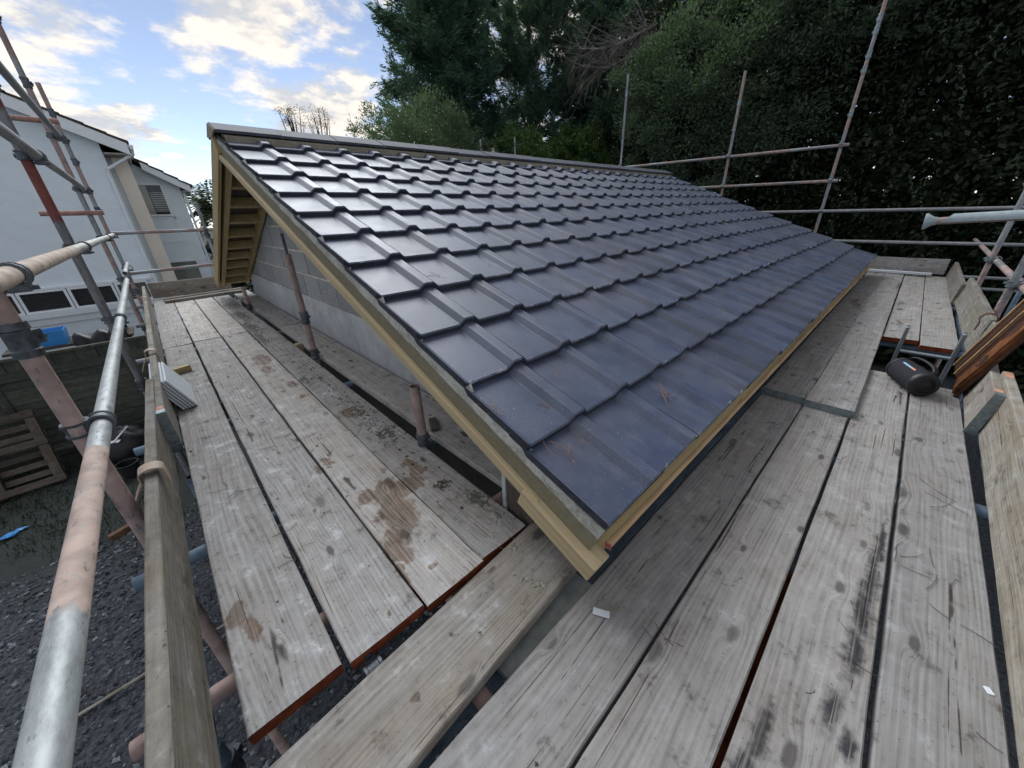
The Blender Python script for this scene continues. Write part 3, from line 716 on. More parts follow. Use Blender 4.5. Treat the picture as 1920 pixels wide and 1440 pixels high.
# ------------------------------------------------------------------ scaffold boards
def board_data(L, W, T, seed, mats, paint=(), wear=1.0):
    """x along 0..L, y across, z 0 (top) to -T; paint: which ends (0, 1) carry orange paint on end and edges"""
    rng = random.Random(seed); mb = MB(); c = 0.004
    n = max(4, int(L / 0.16)); xs = [0] + [L * (i + 1) / n + rng.uniform(-.02, .02) if i < n - 1 else L for i in range(n)]
    extra = []
    if 0 in paint: extra.append(0.10)
    if 1 in paint: extra.append(L - 0.10)
    xs = sorted([x for x in xs if all(abs(x - e) > .03 for e in extra)] + extra)
    sec = [(-W / 2 + c, 0), (-W / 4, 0), (0, 0), (W / 4, 0), (W / 2 - c, 0), (W / 2, -c), (W / 2, -T + c), (W / 2 - c, -T), (-W / 2 + c, -T), (-W / 2, -T + c), (-W / 2, -c)]
    m = len(sec); cup = rng.uniform(-.0025, .0015) * wear; bow = rng.uniform(-.003, .003) * wear; side = rng.uniform(-.003, .003) * wear
    tw = rng.uniform(-.006, .006) * wear
    for k, x in enumerate(xs):
        t = x / L; e0, e1 = rng.uniform(-.0022, .0012) * wear, rng.uniform(-.0012, .0022) * wear
        ex = rng.uniform(0, .004) * wear if k in (0, len(xs) - 1) else 0
        for (y, z) in sec:
            yy = y + (e0 if y < -W / 2 + .01 else e1 if y > W / 2 - .01 else 0) + side * math.sin(math.pi * t)
            zz = z + cup * (1 - (2 * y / W) ** 2) + bow * math.sin(math.pi * t) + tw * (t - .5) * y / W * 2
            mb.v.append((x + (ex if k == 0 else -ex) * abs(y) / W, yy, zz))
    for k in range(len(xs) - 1):
        xm = (xs[k] + xs[k + 1]) / 2
        pe = (0 in paint and xm < .10) or (1 in paint and xm > L - .10)
        for i in range(m):
            a, b = k * m + i, k * m + (i + 1) % m
            mb.f.append((a, a + m, b + m, b)); mb.m.append(1 if pe and i in (5, 6, 8, 9) else 0)
    o = (len(xs) - 1) * m
    mb.f.append(tuple(range(m))); mb.m.append(1 if 0 in paint else 0)
    mb.f.append(tuple(reversed(range(o, o + m)))); mb.m.append(1 if 1 in paint else 0)
    return mesh_data('scaffold_board', mb, mats, smooth=35)

BSEED = [100]
def board(label, p0, p1, up=(0, 0, 1), W=0.225, T=0.038, mat=None, paint=(), pm=None, bands=(), name='scaffold_board', group=None, cat='board', wear=1.0):
    """p0, p1: middle of the top face (or of the inner face of a standing board) at both ends"""
    BSEED[0] += 1
    p0, p1 = Vector(p0), Vector(p1)
    M = frame(p0, p1 - p0, up); L = (p1 - p0).length
    o = link_mesh(name, board_data(L, W, T, BSEED[0], [mat or M_DECK_L, pm or M_ORANGE], paint, wear), M)
    tag(o, label, cat, group)
    for e in bands:
        mb = MB(); x0, x1 = ((-.004, -.0015) if e == 0 else (L + .0015, L + .004))
        mb.box(x0, x1, -W / 2 - .004, W / 2 + .004, -T - .003, .003)
        xi = .045 if e == 0 else L - .045
        for s_ in (-1, 1):
            mb.box(min(x0, xi), max(x1, xi), s_ * (W / 2 + .0015), s_ * (W / 2 + .004), -T - .002, .002) if s_ > 0 else mb.box(min(x0, xi), max(x1, xi), -W / 2 - .004, -W / 2 - .0015, -T - .002, .002)
        for q in range(5):
            y = -W / 2 + W * (q + .5) / 5; mb.cyl((x0 - .002, y, -T / 2), (x1 + .002, y, -T / 2), .005, n=8)
        build('end_band', mb, M_BAND, M=M, parent=o)
    return o

ZL, ZR = -0.290, -0.320
gl = 'boards of the gable-side deck'
# gable-side deck, near lift (joint at y = 4.36)
board('grey board along the outer edge of the gable-side deck, near length, small brown spill', (-0.768, 0.378, ZL), (-0.762, 4.32, ZL), W=.213, mat=deck_l(-.88, -.655, .3, 4.4), paint=(0,), group=gl)
board('near board of the gable-side deck, second from its open outer edge', (-0.533, 0.366, ZL - .002), (-0.528, 4.37, ZL - .002), W=.224, mat=deck_l(-.65, -.415, .3, 4.4), paint=(0,), group=gl)
board('near gable-side board, third from the outer edge, bearing most of the big brown stain', (-0.302, 0.352, ZL), (-0.290, 4.365, ZL), W=.221, mat=deck_l(-.41, -.18, .3, 4.4), paint=(0,), group=gl)
board('near gable-side board strewn with mortar crumbs, fourth from the outer edge beside the short posts', (-0.082, 0.358, ZL + .001), (-0.058, 4.355, ZL + .001), W=.215, mat=deck_l(-.19, .03, .3, 4.4), paint=(0,), group=gl)
# far lift
board('far outer board of the gable-side deck, next to the long toe board', (-0.765, 4.335, ZL), (-0.755, 7.75, ZL), mat=M_DECK_L, group=gl)
board('far gable-side board, second from the outer edge', (-0.528, 4.392, ZL), (-0.520, 7.76, ZL), mat=M_DECK_L, group=gl)
board('far gable-side board, third from the outer edge', (-0.291, 4.385, ZL), (-0.285, 7.76, ZL), mat=M_DECK_L, group=gl)
board('far gable-side board blackened with moss, fourth from the outer edge', (-0.060, 4.372, ZL), (-0.052, 7.75, ZL), W=.215, mat=deck_l(-.17, .05, 4.4, 7.8), group=gl)
# inner boards between the short posts and the block wall
board('inner board against the block wall, near length running under the barge board', (0.250, 0.50, ZL - .004), (0.236, 4.325, ZL - .004), W=.25, mat=M_DECK_L, group='inner boards along the block wall')
board('inner board against the block wall, far length beyond the joint', (0.240, 4.345, ZL - .004), (0.252, 7.6, ZL - .004), W=.24, mat=M_DECK_L, group='inner boards along the block wall')
# board across the corner
board('single grey board lying across the near corner under the barge end', (-1.02, 0.170, ZL - .014), (0.085, 0.238, ZL + .004), W=.232, mat=M_CROSS)
board('pale flaking board seen through the gap at the near corner', (-0.34, 0.080, -0.385), (0.05, 0.100, -0.375), W=.20, T=.03, mat=M_PALEPAINT, cat='board')
# eaves-side deck
gr = 'boards of the eaves-side deck'
board('board of the eaves-side deck closest to the roof edge and the barge end', (-1.45, -0.052, ZR), (2.55, -0.057, ZR), mat=M_DECK_R, W=.216, group=gr)
board('second board out from the roof edge on the eaves-side deck', (-1.3, -0.276, ZR), (2.62, -0.276, ZR), mat=M_DECK_RS, W=.206, group=gr)
board('third board out from the roof edge, scorched black along one edge', (-1.1, -0.500, ZR), (2.82, -0.494, ZR), mat=M_DECK_RS, W=.207, paint=(), group=gr)
board('outermost board of the eaves-side deck, alongside the toe board and under the speaker', (-1.2, -0.720, ZR), (2.74, -0.712, ZR), mat=M_DECK_R, W=.206, group=gr)
board('orange edged board slung below the gap of the eaves-side deck', (-0.9, -0.385, ZR - .080), (0.60, -0.392, ZR - .080), W=.12, T=.03, mat=M_ORANGE)
go = 'overlapping boards on the eaves-side deck'
ZO = ZR + 0.041
board('overlapping board beside the roof edge with a metal banded near end', (1.895, -0.058, ZO), (5.8, -0.052, ZO), mat=M_DECK_R2, bands=(0,), W=.222, group=go)
board('overlapping board with banded near end that flanks the ladder hatch', (1.875, -0.283, ZO + .001), (6.02, -0.268, ZO + .001), mat=M_DECK_R, bands=(0,), W=.222, group=go)
board('short far board by the roof edge, with a brown smear, before the end toe board', (5.82, -0.052, ZO - .002), (7.98, -0.05, ZO - .002), mat=M_DECK_R, W=.222, group=go)
board('short far board with a black mould patch, second from the roof edge', (6.05, -0.272, ZO - .004), (8.0, -0.272, ZO - .004), mat=M_DECK_R2, W=.215, group=go)
gf = 'far boards beyond the ladder hatch'
board('far board beyond the hatch with a galvanised and orange end and a moss patch', (3.78, -0.505, ZR + .02), (7.98, -0.500, ZR + .02), mat=M_DECK_R2, W=.222, paint=(0,), bands=(), group=gf)
board('far outer board beyond the hatch with a wholly orange end', (3.66, -0.735, ZR + .022), (7.98, -0.728, ZR + .022), mat=M_DECK_R, W=.215, paint=(0,), group=gf)
# toe boards
gt = 'toe boards'
IN_L = (1, 0, 0)   # inner faces of the gable-side toe boards look to +x
board('rough toe board standing along the gable-side deck, near length', (-0.935, 0.02, -0.185), (-0.908, 2.62, -0.178), up=IN_L, mat=M_TOE, W=.24, group=gt, wear=1.8)
board('long toe board of the gable-side deck whose salmon banded end overlaps the near one', (-0.880, 2.02, -0.185), (-0.888, 7.72, -0.175), up=IN_L, mat=M_TOE, paint=(0,), pm=M_SALMON, bands=(0,), group=gt)
board('toe board standing across the far end of the gable-side deck', (-0.86, 7.86, -0.165), (0.20, 7.86, -0.165), up=(0, -1, 0), mat=M_TOE2, W=.235, group=gt)
board('spare board lying flat across the far end of the gable-side deck', (-0.74, 7.24, ZL + .040), (0.30, 7.36, ZL + .040), W=.10, T=.038, mat=M_TOE2)
board('thin pale batten resting beside the flat spare board at the far deck end', (-0.74, 7.46, ZL + .042), (0.36, 7.60, ZL + .042), W=.09, T=.04, mat=M_TOE)
IN_R = (0, 1, 0)
board('tan toe board along the eaves-side deck at the right, near length', (-1.2, -0.806, -0.205), (2.46, -0.876, -0.195), up=(0, 1, .03), mat=M_TOE, W=.245, paint=(1,), pm=M_SALMON, group=gt, wear=1.5)
board('short toe board with galvanised slotted end and salmon patch beside the stained panel', (2.09, -0.826, -0.205), (3.12, -0.850, -0.205), up=(0, 1, .12), mat=M_TOE2, paint=(0,), pm=M_SALMON, bands=(0,), group=gt)
board('grey toe board beyond the ladder hatch, held by a strap', (3.10, -0.880, -0.150), (5.85, -0.868, -0.150), up=(0, 1, .15), mat=M_TOE, W=.26, group=gt)
board('dark far toe board of the eaves-side deck', (5.70, -0.835, -0.19), (8.03, -0.838, -0.19), up=(0, 1, .1), mat=M_TOE2, W=.225, group=gt)
board('pale toe board standing across the far end of the eaves-side deck', (8.06, 0.30, -0.165), (8.06, -0.80, -0.165), up=(-1, 0, 0.1), mat=M_DECK_L, W=.225, group=gt)
board('white batten lying along the foot of the far end toe board', (7.90, 0.06, ZR + .082), (7.86, -0.67, ZR + .082), W=.09, T=.036, mat=M_WHITEPL, cat='batten')

# ------------------------------------------------------------------ scaffold tubes and couplers
R_T = 0.02415
def coupler_mesh(P, A, B, off, Ra=R_T):
    """clamp at P on axis A, carrying a tube along B on the side off"""
    A, B, off = Vector(A).normalized(), Vector(B).normalized(), Vector(off).normalized()
    mb = MB(); h = 0.024
    for (c, ax) in ((P, A), (P + off * 0.053, B)):
        mb.lathe(c - ax * h, ax, [(0, .0255), (0, .034), (.008, .034), (.010, .0305), (2 * h - .010, .0305), (2 * h - .008, .034), (2 * h, .034), (2 * h, .0255)], 18, closed=False)
        t = ax.cross(off) if abs(ax.dot(off)) < .9 else ax.orthogonal()
        t.normalize()
        sd = t * 0.036
        mb.cyl(c + sd - off * .030, c + sd + off * .034, .0065, n=8); mb.cyl(c + sd - off * .042, c + sd - off * .028, .0115, n=6)
        e = frame(c + sd * .9, ax, off)
        b2 = MB(); b2.cbox(-.020, .020, -.012, .012, -.024, .022, .003); mb.add([e @ Vector(q) for q in b2.v], b2.f)
    mid = P + off * 0.0265; e = frame(mid, A, off); b2 = MB(); b2.cbox(-.022, .022, -.022, .022, -.008, .008, .003)
    mb.add([e @ Vector(q) for q in b2.v], b2.f)
    return mb

def tube(label, p0, p1, mat, couplers=(), name='scaffold_tube', group=None, r=R_T, collars=(), cat='scaffold tube', cmat=None):
    p0, p1 = Vector(p0), Vector(p1); d = p1 - p0; L = d.length
    Z = d.normalized(); X = Z.orthogonal().normalized(); Y = Z.cross(X); M = Matrix.Identity(4)
    for i in range(3): M[i][0] = X[i]; M[i][1] = Y[i]; M[i][2] = Z[i]; M[i][3] = p0[i]
    mb = MB(); mb.lathe((0, 0, 0), (0, 0, 1), [(0.05, r - .004), (0, r - .004), (0, r - .0008), (.0008, r), (L - .0008, r), (L, r - .0008), (L, r - .004), (L - .05, r - .004)], 24, closed=True)
    o = build(name, mb, mat, M=M, smooth=40); tag(o, label, cat, group)
    for (P, B, off) in couplers:
        build('coupler', coupler_mesh(Vector(P), Z, B, off), cmat or M_STEEL_D, M=Matrix.Translation(Vector(P)), parent=o, world=True, smooth=35)
    for (h, kind) in collars:
        c = MB(); k = 1.0 if kind == 'big' else 0.9
        c.lathe((0, 0, h), (0, 0, 1), [(-.05 * k, r + .001), (-.05 * k, r + .007), (-.030 * k, r + .009), (-.026 * k, r + .005), (.026 * k, r + .005), (.030 * k, r + .009), (.05 * k, r + .007), (.05 * k, r + .001)], 16, closed=False)
        c.cyl((r + .012, -.03, h), (r + .012, .03, h), .006, n=6); c.box(r, r + .022, -.014, .014, h - .02, h + .02)
        build('sleeve', c, cmat or M_STEEL_D, M=M, parent=o, smooth=35)
    return o

gs = 'standards of the gable side'
RZs = (0.20, 0.67, 1.17, 1.66)
SX = -1.028
yA = (0, 1, 0)
OFF = (1, 0, 0)
tube('stout pink flaking standard nearest the camera at the left, two rails clamped to it', (SX, 1.335, GZ), (SX, 1.325, 0.86), T_PINK,
     [((SX, 1.335, 0.20), yA, OFF), ((SX, 1.335, 0.67), yA, OFF)], group=gs, collars=[(3.10, 'big')])
tube('standard with a dark red upper length, second from the camera at the left', (SX, 3.36, GZ), (SX, 3.36, 2.6), T_RED,
     [((SX, 3.36, z), yA, OFF) for z in (0.20, 0.67, 1.17)], group=gs, collars=[(2.30, 'small'), (4.1, 'small')])
tube('tall blue-grey and pink standard, third from the camera at the left', (SX, 6.22, GZ), (SX, 6.22, 3.4), T_MIX,
     [((SX, 6.22, z), yA, OFF) for z in (0.20, 0.67, 1.17, 1.66)], group=gs, collars=[(2.2, 'small'), (5.2, 'big'), (4.7, 'small')])
tube('thin looking far standard at the left corner of the gable-side deck', (SX + .012, 7.93, GZ), (SX + .012, 7.93, 2.46), T_MIX,
     [((SX + .012, 7.93, z), yA, OFF) for z in (0.20, 0.67)], group=gs, collars=[(2.45, 'small'), (3.6, 'small'), (3.85, 'small'), (4.2, 'small'), (4.45, 'small'), (4.75, 'small')])
RXa = SX + .053
rail_low = tube_mat('rail_low_paint', (0.50, 0.385, 0.33), 0.9, [(0.98, 1.66)], (0.42, 0.45, 0.45))
rail_top = tube_mat('rail_top_paint', (0.48, 0.39, 0.31), 0.6, [(0.2, 2.2)], (0.42, 0.42, 0.38))
grl = 'guard rails of the gable side'
tube('lower guard rail of the gable side, pink and silver, sweeping in from the bottom left', (RXa, -0.55, 0.197), (RXa, 6.05, 0.197), rail_low, group=grl)
tube('short silver end length of the lower guard rail at the far corner', (RXa + .0, 6.32, 0.255), (RXa, 8.02, 0.255), T_STEEL, group=grl)
tube('upper guard rail of the gable side at chest height', (RXa, 0.55, 0.672), (RXa, 8.0, 0.672), rail_top, group=grl)
tube('third rail of the gable side, steel, ending at the third standard', (RXa, -0.4, 1.172), (RXa, 6.30, 1.172), T_STEEL, group=grl)
tube('highest rail of the gable side, crossing the sky at top left', (RXa, 0.0, 1.662), (RXa, 6.30, 1.662), T_STEEL, group=grl)
tube('short dark stub tube crossing the highest rail at top left', (SX - .42, 6.274, 1.80), (SX + .10, 6.274, 1.80), M_RUST and T_PINKLO, group=None)
tube('short rusty stub tube clamped low across the third standard, in front of the white house', (SX - .36, 6.166, 0.93), (SX + .12, 6.166, 0.93), T_PINKLO)
# rails across the far end
ge = 'end rails of the gable side'
tube('upper end rail of the gable side crossing in front of the white house', (SX - .02, 7.985, 0.690), (1.9, 7.985, 0.690), T_MIX, group=ge)
tube('lower end rail of the gable side crossing in front of the white house', (SX - .02, 7.985, 0.110), (1.9, 7.985, 0.185), T_MIX, group=ge)
tube('standard half hidden behind the back slope, topped in pale steel beside the palm', (0.14, 8.04, GZ), (0.14, 8.04, 1.12), T_STEEL, [((0.14, 8.04, .69), (1, 0, 0), (0, -1, 0))], collars=[(3.2, 'small')])
for i, (x, tp) in enumerate(((6.31, 2.50), (7.53, 2.66))):
    tube(('short pale post tip showing above the ridge, left of two', 'short pale post tip showing above the ridge, right of two')[i], (x, 8.04, GZ), (x, 8.04, tp), T_STEEL, group='rear standards behind the ridge', collars=[(tp - GZ - .18, 'small')])
# short posts between the decks
gp = 'inner posts beside the block wall'
tube('inner post standing tall by the block wall with a thin rod in its top', (0.062, 2.93, GZ), (0.062, 2.88, 0.555), T_PINK, group=gp, collars=[(2.67, 'big'), (2.36, 'small')], cat='scaffold tube')
rod = MB(); rod.cyl((0.062, 2.879, 0.50), (0.062, 2.872, 0.70), .011, n=10)
tag(build('steel_spigot', rod, M_STEEL_D, world=True, smooth=40), 'thin dark steel rod standing out of the tall inner post', 'spigot')
tube('short pink inner post stump, nearest the camera', (0.040, 1.125, GZ), (0.036, 1.115, 0.045), T_PINK, group=gp, collars=[(2.33, 'small')])
tube('short pink inner post stump, farthest, near the flat spare board', (0.085, 5.72, GZ), (0.085, 5.74, 0.0), T_PINK, group=gp, collars=[(2.33, 'small')])
# ledgers and transoms under the decks
gu = 'tubes under the decks'
U = [('pink ledger tube running under the gap beside the short posts', (0.075, 0.2, ZL - .115), (0.085, 7.9, ZL - .115), T_PINKLO),
     ('blue-grey ledger tube under the outer edge of the gable-side deck', (-0.975, -0.9, ZL - .112), (-0.975, 8.0, ZL - .112), T_BLUE),
     ('pink transom tube end showing beside the toe board nearest the camera', (-1.09, 0.585, ZL - .063), (0.34, 0.585, ZL - .063), T_PINK),
     ('blue transom tube end showing beside the near toe board, second', (-1.09, 1.19, ZL - .063), (0.34, 1.19, ZL - .063), T_BLUE),
     ('blue-grey transom under the gable-side deck below the white sheets', (-1.09, 2.30, ZL - .063), (0.34, 2.30, ZL - .063), T_BLUE),
     ('transom under the cross joint of the gable-side deck boards', (-1.09, 4.28, ZL - .063), (0.34, 4.28, ZL - .063), T_STEEL),
     ('transom under the far gable-side boards', (-1.09, 6.1, ZL - .063), (0.34, 6.1, ZL - .063), T_STEEL),
     ('transom under the far end of the gable-side deck', (-1.09, 7.65, ZL - .063), (0.34, 7.65, ZL - .063), T_STEEL),
     ('dark blue ledger tube showing in the gap below the barge end', (-1.6, 0.135, ZR - .14), (8.1, 0.135, ZR - .14), T_BLUE),
     ('ledger tube under the outer edge of the eaves-side deck', (-1.6, -0.93, ZR - .112), (8.2, -0.93, ZR - .112), T_BLUE),
     ('pink transom glimpsed in the gap under the cross board', (-0.42, -1.05, ZR - .063), (-0.42, 0.36, ZR - .063), T_PINK),
     ('transom under the middle of the eaves-side deck', (1.45, -1.05, ZR - .063), (1.45, 0.3, ZR - .063), T_BLUE),
     ('tube on the near side of the ladder hatch', (2.64, -1.05, ZR - .063), (2.64, 0.3, ZR - .063), T_BLUE),
     ('blue-grey tube crossing the ladder hatch under the orange board ends', (3.86, -1.05, ZR - .063), (3.86, 0.3, ZR - .063), T_BLUE),
     ('transom under the far part of the eaves-side deck', (5.9, -1.05, ZR - .063), (5.9, 0.3, ZR - .063), T_STEEL),
     ('transom under the far end of the eaves-side deck', (7.8, -1.05, ZR - .063), (7.8, 0.3, ZR - .063), T_STEEL)]
for (lb, a, b, mt) in U: tube(lb, a, b, mt, group=gu)
tube('blue-grey standard below the deck by the pink transom', (-0.975, 0.52, GZ), (-0.975, 0.52, ZL - .14), T_BLUE, group='standards below the decks', collars=[(2.05, 'small'), (1.9, 'small')])
tube('blue-grey standard below the deck by the second transom', (-0.90, 1.95, GZ), (-0.90, 1.95, ZL - .14), T_BLUE, group='standards below the decks', collars=[(2.0, 'small')])
# clamp lying in the corner gap
mb = coupler_mesh(Vector((-0.60, 0.335, ZL - .062)), (1, 0, 0), (0, 1, 0), (0, 0, -1))
tag(build('loose_coupler', mb, M_STEEL_D, world=True, smooth=35), 'steel clamp showing under the corner ends of the gable-side boards', 'coupler')

# far end of the roof and eaves side
gfe = 'standards beyond the far gable'
FX = 8.12
tube('tallest jointed standard beyond the roof, against the dark hedge', (FX, 0.955, GZ), (FX, 0.955, 5.2), T_MIX, [((FX, 0.955, z), (0, 1, 0), (-1, 0, 0)) for z in (0.655, 1.13, 1.64)], group=gfe, collars=[(GZ * -1 + q, 'small') for q in (2.05, 2.6, 2.78, 3.05, 3.2)], cmat=M_BAND)
tube('blue topped standard beyond the roof, middle of the three', (FX, 2.66, GZ), (FX, 2.66, 2.97), T_MIX, [((FX, 2.66, z), (0, 1, 0), (-1, 0, 0)) for z in (1.14, 1.66)], group=gfe, collars=[(2.6 + 2.1, 'small'), (2.6 + 2.5, 'small')], cmat=M_BAND)
tube('pale standard rising behind the ridge, left of the three', (FX, 5.05, GZ), (FX, 5.05, 3.45), T_STEEL, [((FX, 5.05, 1.70), (0, 1, 0), (-1, 0, 0))], group=gfe, collars=[(2.6 + 2.2, 'small'), (2.6 + 2.7, 'small'), (2.6 + 3.1, 'small')], cmat=M_BAND)
gfr = 'rails beyond the far gable'
for z0, z1, y1, y0, lb, mt in ((1.685, 1.62, 5.3, 0.85, 'highest rail beyond the roof, sloping against the hedge', T_MIX),
                               (1.175, 1.11, 5.2, 0.85, 'second rail beyond the roof, between the ridge and the tall standard', T_MIX),
                               (0.665, 0.635, 5.2, -2.6, 'long rail beyond the roof passing behind the tall standard to the right', T_STEEL),
                               (0.180, 0.170, 5.2, -2.6, 'lowest long rail beyond the roof, just above the far deck end', T_STEEL)):
    tube(lb, (FX - .053, y1, z0), (FX - .053, y0, z1), mt, group=gfr)
tube('faint low tube outside the far right corner, upper of two', (FX + .3, -0.95, -0.335), (FX + .3, -2.6, -0.30), T_STEEL, group='low tubes outside the far corner')
tube('faint low tube outside the far right corner, lower of two', (FX + .3, -0.95, -0.50), (FX + .3, -2.6, -0.46), T_STEEL, group='low tubes outside the far corner')
gsr = 'standards of the eaves side'
SY = -0.972
tube('pale capped standard at the right edge beside the far toe boards', (5.95, SY, GZ), (6.05, SY - .02, 1.02), T_MIX, [((6.0, SY, .165), (1, 0, 0), (0, -1, 0))], group=gsr, collars=[(2.6 + .9, 'small')], cmat=M_BAND)
tube('whitish standard rising behind the stained panel at the right edge', (4.10, SY, GZ), (4.10, SY, 2.1), T_MIX, [((4.10, SY, .165), (1, 0, 0), (0, -1, 0)), ((4.10, SY, .64), (0, 1, 0), (-1, 0, 0))], group=gsr, cmat=M_BAND)
tube('slim blue standard standing outside the far right deck', (6.9, -1.42, GZ), (6.9, -1.42, 1.0), T_BLUE, group=gsr)
tube('pink and silver rail running out along the eaves side to an open end', (1.9, SY - .055, 0.150), (9.35, SY - .055, 0.150), T_MIX, group='eaves side rails')
tube('tube running under the stained panel and out to the right', (2.9, -1.02, -0.40), (2.9, -2.2, -0.36), T_BLUE)
# thick sleeved cross tube on the right
o = tube('thick grey sleeved tube reaching in from the right with a flared end', (4.045, -0.40, 0.618), (4.045, -1.6, 0.69), T_PINK, name='sleeved_tube', r=0.0265)
d_ = (Vector((4.045, -1.6, 0.69)) - Vector((4.045, -0.40, 0.618))).normalized()
mb = MB(); P0 = Vector((4.045, -0.40, 0.618))
seg = []
for k, s_ in enumerate((0.10, 1.15)):
    for i in range(13):
        a = math.radians(-15 + 210 * i / 12); seg.append(P0 + d_ * (s_ - (0.05 * (1 - math.sin(a)) if k == 0 else 0)) + Vector((-math.cos(a) * .048, 0, math.sin(a) * .048)))
mb.v = [tuple(q) for q in seg]; mb.f = [(i, i + 1, 13 + i + 1, 13 + i) for i in range(12)]; mb.m = [0] * 12
build('grey_sleeve', mb, M_GREYTUBE, M=Matrix.Translation(P0), parent=o, world=True, smooth=50)
mb = MB(); mb.lathe(P0 - d_ * .05, d_, [(0, .02), (0, .060), (.012, .062), (.05, .034), (.075, .028)], 16, closed=False); build('flared_end', mb, M_GREYTUBE, M=Matrix.Translation(P0), parent=o, world=True, smooth=50)

# toe board clips
def strap(label, pts, w, ax, mat, group='toe board clips'):
    mb = MB(); A = Vector(ax).normalized(); P = [Vector(q) for q in pts]; n = len(P); th = 0.005
    for k, p in enumerate(P):
        d = (P[min(k + 1, n - 1)] - P[max(k - 1, 0)]).normalized(); nn = A.cross(d).normalized()
        for (a, b) in ((-w / 2, 0), (w / 2, 0), (w / 2, th), (-w / 2, th)): mb.v.append(tuple(p + A * a + nn * b))
    for k in range(n - 1):
        for i in range(4): mb.f.append((k * 4 + i, k * 4 + (i + 1) % 4, k * 4 + 4 + (i + 1) % 4, k * 4 + 4 + i)); mb.m.append(0)
    mb.f += [(0, 3, 2, 1), tuple((n - 1) * 4 + q for q in range(4))]; mb.m += [0, 0]
    tag(build('toe_board_clip', mb, mat, world=True, smooth=60), label, 'clip', group)
def arch(y, xa, xb, zt, zin):
    c = (xa + xb) / 2; r = (xb - xa) / 2; pts = [(xa - .055, y, zt - .13), (xa - .03, y, zt - .08), (xa, y, zt - .03)]
    for i in range(9): a = math.pi * (1 - i / 8); pts.append((c + math.cos(a) * r, y, zt + math.sin(a) * .018))
    return pts + [(xb, y, zt - .03), (xb - .001, y, zin)]
strap('tan steel clip hooked over the near toe board at the pink standard', arch(1.40, -0.974, -0.908, -0.058, -0.12), .06, (0, -1, 0), M_STRAP)
strap('tan steel clip over the toe board by the red standard', arch(3.30, -0.936, -0.876, -0.058, -0.12), .05, (0, -1, 0), M_STRAP)
strap('tan steel clip over the toe board by the third standard', arch(6.25, -0.938, -0.878, -0.055, -0.11), .05, (0, -1, 0), M_STRAP)
strap('rusty brown strap hooped over the toe board beyond the ladder', [(3.55, -.84, -.10), (3.55, -.845, -.04)] + [(3.55, -.88 + .045 * math.cos(a), -.02 + .05 * math.sin(a)) for a in [math.pi * i / 8 for i in range(9)]] + [(3.55, -.93, -.06), (3.55, -.955, -.12)], .05, (1, 0, 0), M_RUST)
mb = MB(); mb.cbox(0, .15, -.012, .012, -.012, .012, .003)
tag(build('clip_bolt', mb, M_RUST, M=frame(Vector((-1.11, 1.33, -0.225)), (1, .25, .10), (0, 0, 1))), 'rusty clip bolt sticking out past the near toe board', 'bolt')

# ------------------------------------------------------------------ things on the decks
def ladder():
    X0, X1 = 3.32, 3.50
    root = empty('ladder', (X1, -0.65, GZ), label='aluminium ladder poking up through the hatch beside the speaker', cat='ladder')
    tops = {}
    for y in (-0.503, -0.788):
        a, b = Vector((X1, y, GZ)), Vector((X0, y, -0.085))
        M = frame(a, b - a, (-1, 0, 0)); L = (b - a).length; mb = MB(); mb.cbox(0, L, -.011, .011, -.032, .032, .003)
        build('stile', mb, M_ALU, M=M, parent=root); tops[y] = (a, b)
    for k in range(9):
        z = -0.285 - 0.25 * k; t = (z - GZ) / (-.085 - GZ); x = X1 + (X0 - X1) * t
        mb = MB(); mb.cyl((x, -.788, z), (x, -.503, z), .014, n=10); build('rung', mb, M_ALU, parent=root, world=True, smooth=40)
ladder()

